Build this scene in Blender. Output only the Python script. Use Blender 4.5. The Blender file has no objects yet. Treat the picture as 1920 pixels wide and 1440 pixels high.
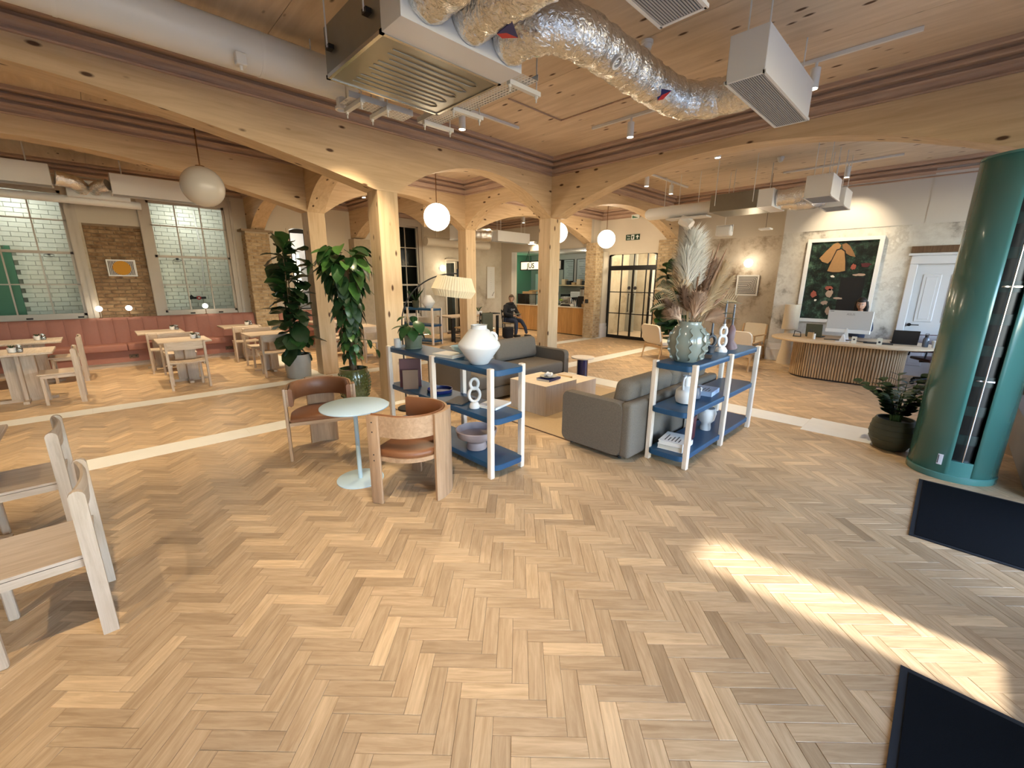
import bpy, bmesh, math, random
from mathutils import Vector, Matrix
random.seed(7)
S=bpy.context.scene
COL=S.collection
# ------------------------------------------------------------------ camera
cd=bpy.data.cameras.new('camera'); cam=bpy.data.objects.new('camera',cd); COL.objects.link(cam)
cd.sensor_fit='HORIZONTAL'; cd.sensor_width=36; cd.lens=784.75/1920*36; cd.clip_start=.03; cd.clip_end=200
_r=(.71785,-.69617,.00617); _d=(-.16099,-.17462,-.97139); _f=(.67733,.69631,-.23742)
cam.matrix_world=Matrix(((_r[0],-_d[0],-_f[0],0),(_r[1],-_d[1],-_f[1],0),(_r[2],-_d[2],-_f[2],1.77),(0,0,0,1)))
S.camera=cam
# ------------------------------------------------------------------ world, sun, exposure
w=bpy.data.worlds.new('sky'); S.world=w; w.use_nodes=True
nt=w.node_tree; nt.nodes.clear()
wo=nt.nodes.new('ShaderNodeOutputWorld'); bg=nt.nodes.new('ShaderNodeBackground'); sk=nt.nodes.new('ShaderNodeTexSky')
sk.sky_type='NISHITA'; sk.sun_disc=False; sk.sun_elevation=math.radians(48); sk.sun_rotation=math.radians(178); sk.dust_density=.4; sk.ozone_density=2.; sk.altitude=20
bg.inputs[1].default_value=1.95
nt.links.new(sk.outputs[0],bg.inputs[0]); nt.links.new(bg.outputs[0],wo.inputs[0])
sl=bpy.data.lights.new('sun','SUN'); sl.energy=7.5; sl.angle=math.radians(2.2); sl.color=(1,.98,.95)
so=bpy.data.objects.new('sun',sl); COL.objects.link(so)
so.rotation_euler=Vector((.02,1,-1.05)).to_track_quat('-Z','Y').to_euler(); so.location=(2.6,-6,6)
S.view_settings.view_transform='Standard'; S.view_settings.look='None'; S.view_settings.exposure=.2; S.view_settings.gamma=1
S.view_settings.use_curve_mapping=False
try:
    S.cycles.max_bounces=6; S.cycles.diffuse_bounces=3; S.cycles.glossy_bounces=3; S.cycles.transmission_bounces=4; S.cycles.transparent_max_bounces=8
    S.cycles.sample_clamp_indirect=6; S.cycles.caustics_reflective=False; S.cycles.caustics_refractive=False
except Exception: pass
PI=math.pi
R=math.radians
# ------------------------------------------------------------------ materials
MATS={}
def newmat(n):
    m=bpy.data.materials.new(n); m.use_nodes=True; MATS[n]=m
    return m,m.node_tree,m.node_tree.nodes['Principled BSDF']
def flat(n,c,rough=.6,metal=0,spec=.5,emit=None,es=0,var=0,bump=0,bscale=60,coat=0,trans=0):
    m,t,b=newmat(n)
    b.inputs['Base Color'].default_value=(*c,1); b.inputs['Roughness'].default_value=rough; b.inputs['Metallic'].default_value=metal
    b.inputs['Specular IOR Level'].default_value=spec
    if coat: b.inputs['Coat Weight'].default_value=coat; b.inputs['Coat Roughness'].default_value=.08
    if trans: b.inputs['Transmission Weight'].default_value=trans
    if emit: b.inputs['Emission Color'].default_value=(*emit,1); b.inputs['Emission Strength'].default_value=es
    if var or bump:
        tc=t.nodes.new('ShaderNodeTexCoord'); nz=t.nodes.new('ShaderNodeTexNoise'); nz.inputs['Scale'].default_value=bscale; nz.inputs['Detail'].default_value=4
        t.links.new(tc.outputs['Object'],nz.inputs['Vector'])
        if var:
            mx=t.nodes.new('ShaderNodeMix'); mx.data_type='RGBA'
            mx.inputs[6].default_value=(*[max(0,k*(1-var)) for k in c],1); mx.inputs[7].default_value=(*[min(1,k*(1+var)) for k in c],1)
            t.links.new(nz.outputs[0],mx.inputs[0]); t.links.new(mx.outputs[2],b.inputs['Base Color'])
        if bump:
            bp=t.nodes.new('ShaderNodeBump'); bp.inputs['Strength'].default_value=bump; bp.inputs['Distance'].default_value=.004
            t.links.new(nz.outputs[0],bp.inputs['Height']); t.links.new(bp.outputs[0],b.inputs['Normal'])
    return m
def ramp(t,stops):
    r=t.nodes.new('ShaderNodeValToRGB'); e=r.color_ramp.elements
    while len(e)<len(stops): e.new(.5)
    for k,(p,c) in enumerate(stops): e[k].position=p; e[k].color=(*c,1) if len(c)==3 else c
    return r
def wood(n,dark,light,axis=0,rough=.5,stretch=14,scale=3.,knots=False,uv=False,tone=.0,tints=None,bump=.08):
    """grain runs along the given axis of the object's own space"""
    m,t,b=newmat(n); L=t.links.new
    tc=t.nodes.new('ShaderNodeTexCoord'); oi=t.nodes.new('ShaderNodeObjectInfo'); ge=t.nodes.new('ShaderNodeNewGeometry')
    ad=t.nodes.new('ShaderNodeMath'); ad.operation='ADD'; L(oi.outputs['Random'],ad.inputs[0]); L(ge.outputs['Random Per Island'],ad.inputs[1])
    fr=t.nodes.new('ShaderNodeMath'); fr.operation='FRACT'; L(ad.outputs[0],fr.inputs[0])
    of=t.nodes.new('ShaderNodeVectorMath'); of.operation='SCALE'; of.inputs[0].default_value=(37,53,71); L(fr.outputs[0],of.inputs['Scale'])
    av=t.nodes.new('ShaderNodeVectorMath'); av.operation='ADD'; L(tc.outputs['UV' if uv else 'Object'],av.inputs[0]); L(of.outputs[0],av.inputs[1])
    mp=t.nodes.new('ShaderNodeMapping'); sc=[scale*stretch]*3; sc[axis]=scale; mp.inputs['Scale'].default_value=sc; L(av.outputs[0],mp.inputs['Vector'])
    nz=t.nodes.new('ShaderNodeTexNoise'); nz.inputs['Scale'].default_value=1; nz.inputs['Detail'].default_value=5; nz.inputs['Roughness'].default_value=.62; nz.inputs['Distortion'].default_value=.6
    L(mp.outputs[0],nz.inputs['Vector'])
    cr=ramp(t,[(.30,dark),(.68,light)]); L(nz.outputs[0],cr.inputs[0]); col=cr.outputs[0]
    if tone or tints:
        rp=ramp(t,tints or [(0,(1-tone,)*3),(1,(1+tone,)*3)]); L(fr.outputs[0],rp.inputs[0])
        mu=t.nodes.new('ShaderNodeMix'); mu.data_type='RGBA'; mu.blend_type='MULTIPLY'; mu.inputs[0].default_value=1
        L(col,mu.inputs[6]); L(rp.outputs[0],mu.inputs[7]); col=mu.outputs[2]
    if knots:
        m2=t.nodes.new('ShaderNodeMapping'); s2=[6.5]*3; s2[axis]=2.6; m2.inputs['Scale'].default_value=s2; L(av.outputs[0],m2.inputs['Vector'])
        vo=t.nodes.new('ShaderNodeTexVoronoi'); vo.inputs['Scale'].default_value=1.; L(m2.outputs[0],vo.inputs['Vector'])
        kr=ramp(t,[(.085,(1,1,1)),(.15,(0,0,0))]); L(vo.outputs['Distance'],kr.inputs[0])
        mk=t.nodes.new('ShaderNodeMix'); mk.data_type='RGBA'; L(kr.outputs[0],mk.inputs[0]); L(col,mk.inputs[6]); mk.inputs[7].default_value=(.09,.04,.016,1); col=mk.outputs[2]
    L(col,b.inputs['Base Color']); b.inputs['Roughness'].default_value=rough; b.inputs['Specular IOR Level'].default_value=.35
    if bump:
        bp=t.nodes.new('ShaderNodeBump'); bp.inputs['Strength'].default_value=bump; bp.inputs['Distance'].default_value=.002
        L(nz.outputs[0],bp.inputs['Height']); L(bp.outputs[0],b.inputs['Normal'])
    return m
def patchy(n,stops,scale=1.2,rough=.85,fine=30,bump=.4,seed=0):
    m,t,b=newmat(n); L=t.links.new
    tc=t.nodes.new('ShaderNodeTexCoord'); oi=t.nodes.new('ShaderNodeObjectInfo'); of=t.nodes.new('ShaderNodeVectorMath'); of.operation='SCALE'; of.inputs[0].default_value=(31,47,23); L(oi.outputs['Random'],of.inputs['Scale']); av=t.nodes.new('ShaderNodeVectorMath'); av.operation='ADD'; L(tc.outputs['Object'],av.inputs[0]); L(of.outputs[0],av.inputs[1])
    mp=t.nodes.new('ShaderNodeMapping'); mp.inputs['Location'].default_value=(seed,seed*.7,seed*.3); L(av.outputs[0],mp.inputs['Vector'])
    nz=t.nodes.new('ShaderNodeTexNoise'); nz.inputs['Scale'].default_value=scale; nz.inputs['Detail'].default_value=8; nz.inputs['Roughness'].default_value=.68; nz.inputs['Distortion'].default_value=.12
    L(mp.outputs[0],nz.inputs['Vector']); cr=ramp(t,stops); L(nz.outputs[0],cr.inputs[0]); L(cr.outputs[0],b.inputs['Base Color'])
    b.inputs['Roughness'].default_value=rough; b.inputs['Specular IOR Level'].default_value=.25
    n2=t.nodes.new('ShaderNodeTexNoise'); n2.inputs['Scale'].default_value=fine; n2.inputs['Detail'].default_value=3; L(mp.outputs[0],n2.inputs['Vector'])
    bp=t.nodes.new('ShaderNodeBump'); bp.inputs['Strength'].default_value=bump; bp.inputs['Distance'].default_value=.006; L(n2.outputs[0],bp.inputs['Height']); L(bp.outputs[0],b.inputs['Normal'])
    return m
def glassmat(n,tint=(1,1,1),refl=.1,rough=.0,ior=1.45):
    m=bpy.data.materials.new(n); m.use_nodes=True; t=m.node_tree; t.nodes.clear(); L=t.links.new
    o=t.nodes.new('ShaderNodeOutputMaterial'); tr=t.nodes.new('ShaderNodeBsdfTransparent'); gl=t.nodes.new('ShaderNodeBsdfGlossy'); mx=t.nodes.new('ShaderNodeMixShader'); fr=t.nodes.new('ShaderNodeFresnel')
    fr.inputs[0].default_value=ior; mm=t.nodes.new('ShaderNodeMath'); mm.operation='ADD'; mm.inputs[1].default_value=refl
    tr.inputs[0].default_value=(*tint,1); gl.inputs['Roughness'].default_value=rough
    L(fr.outputs[0],mm.inputs[0]); L(mm.outputs[0],mx.inputs[0]); L(tr.outputs[0],mx.inputs[1]); L(gl.outputs[0],mx.inputs[2]); L(mx.outputs[0],o.inputs[0]); MATS[n]=m
    return m
SPR_D,SPR_L=(.555,.385,.22),(.71,.535,.335)
for k,ax in enumerate('xyz'):
    wood('spruce_'+ax,SPR_D,SPR_L,axis=k,rough=.55,stretch=13,scale=1.1,knots=True)
    wood('cornice_'+ax,(.40,.265,.195),(.56,.40,.30),axis=k,rough=.6,stretch=12,scale=1.5)
wood('ceiling_wood',(.60,.455,.31),(.75,.60,.44),axis=1,rough=.6,stretch=9,scale=1.1,knots=True,tone=.06)
wood('parquet',(.425,.292,.166),(.625,.465,.29),axis=0,rough=.36,stretch=11,scale=4.2,uv=True,tints=[(0,(.66,.63,.60)),(.12,(1.04,1.02,.98)),(.3,(.80,.78,.76)),(.5,(1.10,1.08,1.05)),(.68,(.88,.86,.83)),(.84,(1.0,.99,.97)),(1,(1.3,1.28,1.22))],bump=.05)
for k,ax in enumerate('xyz'): wood('cafe_wood_'+ax,(.43,.335,.24),(.58,.47,.36),axis=k,rough=.5,stretch=12,scale=3,tone=.05)
for k,ax in enumerate('xyz'): wood('chair_oak_'+ax,(.34,.21,.12),(.48,.315,.19),axis=k,rough=.42,stretch=12,scale=3)
for k,ax in enumerate('xyz'): wood('ash_'+ax,(.66,.56,.46),(.80,.71,.60),axis=k,rough=.45,stretch=14,scale=4)
for k,ax in enumerate('xyz'): wood('armchair_oak_'+ax,(.44,.28,.14),(.60,.41,.23),axis=k,rough=.45,stretch=12,scale=3)
wood('coffee_wood',(.56,.47,.37),(.70,.61,.50),axis=2,rough=.5,stretch=18,scale=2.5)
wood('coffee_top',(.68,.56,.41),(.80,.69,.54),axis=0,rough=.5,stretch=18,scale=2.5)
wood('desk_oak',(.38,.25,.13),(.52,.36,.205),axis=2,rough=.5,stretch=12,scale=3,tone=.1)
wood('desk_top_oak',(.52,.38,.23),(.66,.50,.32),axis=1,rough=.4,stretch=12,scale=3)
wood('counter_oak',(.40,.20,.065),(.56,.31,.11),axis=2,rough=.45,stretch=14,scale=2,tone=.12)
wood('dark_wood',(.10,.055,.03),(.17,.10,.055),axis=2,rough=.5)
flat('stone_strip',(.76,.75,.68),.55,var=.06,bscale=7,bump=.1)
flat('subfloor',(.12,.08,.05),.9)
flat('paint_upper',(.60,.585,.555),.8,var=.02,bscale=3)
flat('paint_cream',(.66,.59,.48),.8,var=.03,bscale=3)
flat('paint_taupe',(.55,.50,.42),.8,var=.03,bscale=2)
flat('paint_white',(.74,.73,.72),.55)
flat('window_paint',(.50,.45,.38),.55,var=.03,bscale=5)
flat('door_paint',(.68,.69,.72),.5)
patchy('plaster_right',[(.30,(.12,.11,.10)),(.38,(.34,.32,.29)),(.44,(.55,.53,.49)),(.54,(.64,.63,.59)),(.60,(.50,.48,.44)),(.66,(.74,.73,.69)),(.72,(.30,.24,.18))],scale=1.5,seed=3)
patchy('plaster_recess',[(.30,(.15,.10,.065)),(.39,(.36,.30,.23)),(.48,(.54,.48,.40)),(.60,(.60,.55,.47)),(.68,(.40,.33,.25)),(.75,(.24,.17,.11))],scale=1.4,seed=9)
patchy('plaster_back',[(.28,(.30,.24,.17)),(.42,(.50,.43,.33)),(.56,(.58,.52,.42)),(.70,(.62,.56,.46))],scale=.9,seed=14)
m=patchy('brick_brown',[(.30,(.10,.055,.028)),(.45,(.24,.145,.075)),(.58,(.36,.235,.125)),(.72,(.46,.33,.19))],scale=5,seed=2,fine=60,bump=.6)
m=patchy('brick_buff',[(.30,(.22,.145,.08)),(.45,(.42,.30,.17)),(.58,(.54,.41,.25)),(.72,(.64,.52,.35))],scale=5,seed=6,fine=60,bump=.6)
flat('mortar_brown',(.30,.22,.14),.95,var=.2,bscale=12,bump=.3)
flat('mortar_buff',(.46,.38,.27),.95,var=.15,bscale=12,bump=.3)
flat('brick_white',(.68,.68,.62),.35,var=.05,bscale=14)
flat('mortar_dark',(.33,.33,.29),.9)
flat('green_paint',(.06,.20,.12),.5)
flat('black_metal',(.012,.012,.013),.4,metal=.3)
flat('label_grey',(.22,.22,.23),.5)
flat('black_matte',(.015,.015,.016),.7)
flat('white_metal',(.78,.78,.77),.4)
flat('white_plastic',(.80,.80,.79),.35)
flat('galv',(.30,.295,.26),.33,metal=.85,var=.08,bscale=9)
flat('galv_edge',(.55,.54,.5),.25,metal=1.)
m,t,b=newmat('foil'); b.inputs['Base Color'].default_value=(.86,.85,.82,1); b.inputs['Metallic'].default_value=1; b.inputs['Roughness'].default_value=.2
tc=t.nodes.new('ShaderNodeTexCoord'); nz=t.nodes.new('ShaderNodeTexNoise'); nz.inputs['Scale'].default_value=26; nz.inputs['Detail'].default_value=5; nz.inputs['Distortion'].default_value=1.2
bp=t.nodes.new('ShaderNodeBump'); bp.inputs['Strength'].default_value=.75; bp.inputs['Distance'].default_value=.02
t.links.new(tc.outputs['Object'],nz.inputs['Vector']); t.links.new(nz.outputs[0],bp.inputs['Height']); t.links.new(bp.outputs[0],b.inputs['Normal'])
flat('grille',(.42,.42,.42),.5); flat('grille_dark',(.10,.10,.10),.7)
flat('navy_label',(.015,.02,.12),.4); flat('red_label',(.55,.03,.03),.4)
flat('globe_on',(1,1,1),.3,emit=(1,.93,.78),es=7.); flat('globe_off',(.62,.58,.52),.25,spec=.6)
flat('lamp_disc',(1,1,1),.3,emit=(1,.85,.6),es=40.); flat('cool_lamp',(1,1,1),.3,emit=(.92,1,.95),es=12)
flat('brass',(.22,.11,.05),.4,metal=.9)
flat('pink_velvet',(.35,.155,.115),.75,var=.07,bscale=20); flat('pink_seam',(.2,.07,.05),.9)
flat('leather',(.215,.085,.034),.45,var=.08,bscale=30,bump=.15)
flat('blue_table',(.52,.68,.76),.4); flat('shelf_blue',(.010,.064,.15),.42)
m,t,b=newmat('sofa_fabric'); b.inputs['Roughness'].default_value=.9; b.inputs['Specular IOR Level'].default_value=.2
tc=t.nodes.new('ShaderNodeTexCoord'); nz=t.nodes.new('ShaderNodeTexNoise'); nz.inputs['Scale'].default_value=260; nz.inputs['Detail'].default_value=2
cr=ramp(t,[(.3,(.11,.095,.077)),(.7,(.195,.17,.138))]); bp=t.nodes.new('ShaderNodeBump'); bp.inputs['Strength'].default_value=.3; bp.inputs['Distance'].default_value=.002
t.links.new(tc.outputs['Object'],nz.inputs['Vector']); t.links.new(nz.outputs[0],cr.inputs[0]); t.links.new(cr.outputs[0],b.inputs['Base Color']); t.links.new(nz.outputs[0],bp.inputs['Height']); t.links.new(bp.outputs[0],b.inputs['Normal'])
flat('cream_fabric',(.66,.58,.46),.85,var=.05,bscale=60); flat('cream_wood',(.62,.47,.29),.5)
flat('navy_gloss',(.012,.014,.10),.12,coat=.6); flat('marble',(.78,.70,.58),.35,var=.05,bscale=10)
flat('white_ceramic',(.68,.68,.67),.5,bump=.12,bscale=40); flat('white_gloss',(.82,.82,.82),.15); flat('sage_ceramic',(.24,.27,.235),.16,var=.22,bscale=6,coat=.4)
flat('charcoal_ceramic',(.035,.04,.05),.4); flat('mauve_ceramic',(.16,.10,.11),.5); flat('mauve_bowl',(.36,.29,.28),.7,var=.1,bscale=20)
flat('candle_grey',(.10,.12,.16),.3); flat('candle_white',(.75,.7,.62),.5)
flat('book_white',(.80,.80,.78),.5); flat('paper',(.72,.68,.58),.8); flat('book_maroon',(.08,.018,.022),.45); flat('book_navy',(.012,.02,.11),.35); flat('book_tan',(.45,.28,.09),.5); flat('book_brown',(.17,.10,.06),.55); flat('book_grey',(.42,.43,.44),.5); flat('ink',(.03,.03,.035),.5); flat('book_blue',(.40,.52,.72),.5)
flat('art_glass_teal',(.42,.60,.60),.05,coat=.6)
flat('leaf_dark',(.014,.040,.013),.42,spec=.35,var=.35,bscale=8); flat('leaf_mid',(.026,.078,.02),.3,var=.4,bscale=9); flat('leaf_light',(.055,.14,.03),.32,var=.4,bscale=9); flat('leaf_yellow',(.42,.26,.02),.4)
flat('stem_brown',(.11,.07,.035),.8); flat('stem_green',(.08,.14,.04),.5); flat('soil',(.03,.02,.012),.95,bump=.8,bscale=90)
flat('pot_concrete',(.40,.39,.345),.75,var=.07,bscale=12); flat('pot_green',(.055,.075,.022),.18,coat=.7,var=.2,bscale=5); flat('pot_olive',(.075,.078,.048),.6,var=.15,bscale=14); flat('pot_sage',(.13,.15,.10),.45,var=.2,bscale=8); flat('pot_white',(.74,.73,.70),.45)
flat('pampas_white',(.90,.84,.73),.9,var=.1,bscale=30); flat('pampas_cream',(.78,.60,.38),.9,var=.15,bscale=30); flat('pampas_brown',(.30,.17,.10),.9,var=.25,bscale=30); flat('pampas_pink',(.68,.48,.34),.9,var=.2,bscale=30); flat('frond_tan',(.45,.33,.18),.8,var=.2,bscale=20); flat('frond_green',(.13,.19,.14),.6)
flat('cyl_green',(.062,.19,.17),.24,coat=.4); flat('cyl_dark',(.006,.008,.009),.3)
flat('mat_black',(.005,.006,.008),1.,spec=.06,bump=.5,bscale=300); flat('mat_rim',(.018,.02,.024),.8,spec=.2)
flat('sticker',(.72,.72,.78),.5)
flat('art_white',(.72,.70,.66),.8); flat('art_black',(.02,.02,.025),.8); flat('art_orange',(.60,.29,.03),.8); flat('frame_white',(.80,.80,.80),.35)
flat('rush',(.40,.27,.13),.9,var=.2,bscale=120); flat('denim',(.03,.04,.07),.9); flat('hoodie',(.012,.012,.014),.95); flat('skin',(.50,.29,.20),.55); flat('hair_brown',(.07,.04,.022),.7); flat('hair_black',(.012,.010,.010),.6)
flat('shoe',(.02,.02,.022),.6); flat('burgundy_leather',(.055,.018,.016),.4); flat('chrome',(.75,.75,.76),.15,metal=1)
flat('screen_black',(.008,.008,.010),.25); flat('monitor_grey',(.55,.55,.55),.45); flat('kraft',(.42,.28,.14),.8); flat('clear_acrylic',(.70,.66,.56),.15)
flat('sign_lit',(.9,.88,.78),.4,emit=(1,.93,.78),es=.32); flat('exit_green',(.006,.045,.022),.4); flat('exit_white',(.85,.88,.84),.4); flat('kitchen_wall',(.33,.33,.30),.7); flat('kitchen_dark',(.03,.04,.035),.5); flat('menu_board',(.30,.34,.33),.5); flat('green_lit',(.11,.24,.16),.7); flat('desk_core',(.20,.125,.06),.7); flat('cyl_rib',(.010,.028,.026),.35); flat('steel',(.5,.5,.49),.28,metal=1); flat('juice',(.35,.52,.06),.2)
flat('lamp_linen',(.72,.62,.47),.85,var=.06,bscale=40); flat('lampshade',(.80,.68,.46),.8,emit=(1,.80,.5),es=.10)
flat('tray_white',(.74,.72,.66),.5); flat('wire',(.03,.03,.03),.6); flat('rug',(.50,.37,.22),.95,var=.1,bscale=60); flat('rug_edge',(.12,.07,.04),.9)
flat('concrete_ledge',(.30,.30,.32),.8); flat('outside_ground',(.30,.30,.29),.9)
glassmat('glass',(.95,.97,.95),-.008,ior=1.22); glassmat('glass_clear',(1,1,1),.02); glassmat('glass_door',(.97,.97,.95),-.005,ior=1.3); glassmat('jar_glass',(.92,.95,.95),.12)
# ------------------------------------------------------------------ mesh helpers
class MB:
    def __init__(s): s.v=[]; s.f=[]
    def add(s,vs,fs):
        o=len(s.v); s.v+=[tuple(v) for v in vs]; s.f+=[tuple(i+o for i in f) for f in fs]; return s
    def box(s,x0,x1,y0,y1,z0,z1):
        return s.add([(x0,y0,z0),(x1,y0,z0),(x1,y1,z0),(x0,y1,z0),(x0,y0,z1),(x1,y0,z1),(x1,y1,z1),(x0,y1,z1)],
                     [(0,3,2,1),(4,5,6,7),(0,1,5,4),(1,2,6,5),(2,3,7,6),(3,0,4,7)])
    def rbox(s,x0,x1,y0,y1,z0,z1,b=.01,seg=2):
        bm=bmesh.new(); bmesh.ops.create_cube(bm,size=1)
        for v in bm.verts: v.co=Vector(((x0+x1)/2+v.co.x*(x1-x0),(y0+y1)/2+v.co.y*(y1-y0),(z0+z1)/2+v.co.z*(z1-z0)))
        bmesh.ops.bevel(bm,geom=bm.edges[:],offset=b,segments=seg,affect='EDGES',profile=.5)
        bm.verts.index_update(); s.add([v.co[:] for v in bm.verts],[[v.index for v in f.verts] for f in bm.faces]); bm.free(); return s
    def cyl(s,p0,p1,r0,r1=None,n=16,cap=True):
        r1=r0 if r1 is None else r1; p0=Vector(p0); p1=Vector(p1); q=(p1-p0).to_track_quat('Z','Y'); vs=[]
        for p,r in ((p0,r0),(p1,r1)):
            for k in range(n): a=2*PI*k/n; vs.append((p+q@Vector((r*math.cos(a),r*math.sin(a),0)))[:])
        fs=[(k,(k+1)%n,n+(k+1)%n,n+k) for k in range(n)]
        if cap: fs+=[tuple(range(n-1,-1,-1)),tuple(range(n,2*n))]
        return s.add(vs,fs)
    def lathe(s,prof,n=24,c=(0,0,0),cap=True,wob=None):
        vs=[]; m=len(prof)
        for r,z in prof:
            for k in range(n):
                a=2*PI*k/n; rr=r*(wob(a,z) if wob else 1); vs.append((c[0]+rr*math.cos(a),c[1]+rr*math.sin(a),c[2]+z))
        fs=[(i*n+k,i*n+(k+1)%n,(i+1)*n+(k+1)%n,(i+1)*n+k) for i in range(m-1) for k in range(n)]
        if cap: fs+=[tuple(range(n-1,-1,-1)),tuple(range((m-1)*n,m*n))]
        return s.add(vs,fs)
    def prism(s,poly,axis,h0,h1):
        n=len(poly)
        def mk(p,h):
            return (h,p[0],p[1]) if axis==0 else ((p[0],h,p[1]) if axis==1 else (p[0],p[1],h))
        vs=[mk(p,h0) for p in poly]+[mk(p,h1) for p in poly]
        return s.add(vs,[tuple(range(n-1,-1,-1)),tuple(range(n,2*n))]+[(k,(k+1)%n,n+(k+1)%n,n+k) for k in range(n)])
    def tube(s,pts,r,n=10,cap=True,closed=False,flat_=None):
        pts=[Vector(p) for p in pts]; m=len(pts); rs=r if isinstance(r,(list,tuple)) else [r]*m; vs=[]; pn=None
        for i in range(m):
            if closed: tg=(pts[(i+1)%m]-pts[i-1]).normalized()
            else: tg=(pts[min(i+1,m-1)]-pts[max(i-1,0)]).normalized()
            if pn is None:
                up=Vector((0,0,1)) if abs(tg.z)<.9 else Vector((1,0,0)); pn=(up-tg*up.dot(tg)).normalized()
            else: pn=(pn-tg*pn.dot(tg)).normalized()
            bn=tg.cross(pn); ff=flat_ or 1
            for k in range(n): a=2*PI*k/n; vs.append((pts[i]+(pn*math.cos(a)+bn*math.sin(a)*ff)*rs[i])[:])
        seg=m if closed else m-1
        fs=[(i*n+k,i*n+(k+1)%n,((i+1)%m)*n+(k+1)%n,((i+1)%m)*n+k) for i in range(seg) for k in range(n)]
        if cap and not closed: fs+=[tuple(range(n-1,-1,-1)),tuple(range((m-1)*n,m*n))]
        return s.add(vs,fs)
    def sphere(s,c,r,n=24,m=14,sz=1,sx=1,sy=1):
        prof=[(r*math.sin(PI*i/m),-r*sz*math.cos(PI*i/m)) for i in range(m+1)]; prof[0]=(r*.01,-r*sz); prof[-1]=(r*.01,r*sz)
        o=len(s.v); s.lathe(prof,n,(0,0,0)); s.v[o:]=[(c[0]+x*sx,c[1]+y*sy,c[2]+z) for x,y,z in s.v[o:]]; return s
    def xf(s,mat,start=0):
        s.v[start:]=[(mat@Vector(v))[:] for v in s.v[start:]]; return s
    def mesh(s,name,mat,smooth=None):
        me=bpy.data.meshes.new(name); me.from_pydata(s.v,[],s.f)
        bm=bmesh.new(); bm.from_mesh(me); bmesh.ops.recalc_face_normals(bm,faces=bm.faces[:]); bm.to_mesh(me); bm.free()
        for q in (mat if isinstance(mat,(list,tuple)) else [mat]): me.materials.append(MATS[q])
        if smooth:
            me.shade_smooth(); me.set_sharp_from_angle(angle=R(smooth))
        return me
    def obj(s,name,mat,parent=None,smooth=None,loc=None,rot=None):
        o=bpy.data.objects.new(name,s.mesh(name,mat,smooth)); COL.objects.link(o)
        if parent: o.parent=parent
        if loc: o.location=loc
        if rot: o.rotation_euler=rot
        return o
def tag(o,label,cat,group=None):
    o['label']=label; o['category']=cat
    if group: o['group']=group
    return o
def thing(name,label,cat,loc=(0,0,0),rz=0,group=None):
    o=bpy.data.objects.new(name,None); o.empty_display_size=.1; COL.objects.link(o); o.location=loc; o.rotation_euler=(0,0,rz); return tag(o,label,cat,group)
def inst(src,parent,loc,rot=(0,0,0),sc=1,name=None):
    o=bpy.data.objects.new(name or src.name,src if isinstance(src,bpy.types.Mesh) else src.data); COL.objects.link(o); o.parent=parent; o.location=loc; o.rotation_euler=rot
    o.scale=(sc,)*3 if not isinstance(sc,(tuple,list)) else sc; return o
def dup(root,loc,rz,label=None,group=None):
    r=root.copy(); COL.objects.link(r); r.location=loc; r.rotation_euler=(0,0,rz)
    if label: r['label']=label
    if group: r['group']=group
    for ch in list(root.children):
        c=ch.copy(); COL.objects.link(c); c.parent=r
        for g in list(ch.children):
            d=g.copy(); COL.objects.link(d); d.parent=c
    return r
def struct(o): o['kind']='structure'; return o
def stuff(o): o['kind']='stuff'; return o
def lampdata(name,kind,energy,color,loc,rot=None,size=.05,spot=None,blend=.5,parent=None):
    l=bpy.data.lights.new(name,kind); l.energy=energy; l.color=color
    if kind in('POINT','SPOT'): l.shadow_soft_size=size
    if kind=='AREA': l.size=size
    if spot: l.spot_size=R(spot); l.spot_blend=blend
    o=bpy.data.objects.new(name,l); COL.objects.link(o); o.location=loc
    if rot: o.rotation_euler=rot
    if parent: o.parent=parent
    return o
WARM=(1,.785,.515)
# ================================================================== THE SETTING
# ---- floor: oak herringbone on a subfloor, stone strips
floor=struct(MB().box(-6,11.95,-1.3,12.35,-.15,-.012).obj('floor','subfloor'))
W_,L_=.0755,.302
def plank_mesh():
    b=MB(); x0,x1,y0,y1=.0005,L_-.0005,.0005,W_-.0005; c=.0013
    vs=[(x0,y0,-.012),(x1,y0,-.012),(x1,y1,-.012),(x0,y1,-.012),(x0,y0,-c),(x1,y0,-c),(x1,y1,-c),(x0,y1,-c),(x0+c,y0+c,0),(x1-c,y0+c,0),(x1-c,y1-c,0),(x0+c,y1-c,0)]
    fs=[(8,9,10,11)]+[(k,(k+1)%4,4+(k+1)%4,4+k) for k in range(4)]+[(4+k,4+(k+1)%4,8+(k+1)%4,8+k) for k in range(4)]
    return vs,fs
PV,PF=plank_mesh()
def with_uv(me,per):
    uv=me.uv_layers.new(name='UVMap'); n=len(PV)
    for lp in me.loops:
        v=PV[lp.vertex_index%n]; uv.data[lp.index].uv=(v[0],v[1])
pme=bpy.data.meshes.new('plank'); pme.from_pydata(PV,[],PF); pme.materials.append(MATS['parquet']); with_uv(pme,1)
s2=2**-.5
EA=Vector((s2,-s2,0)); EB=Vector((-s2,-s2,0)); OA,OB=-.5413,-1.8247
fwd=Vector(_f); cl=[]
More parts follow.
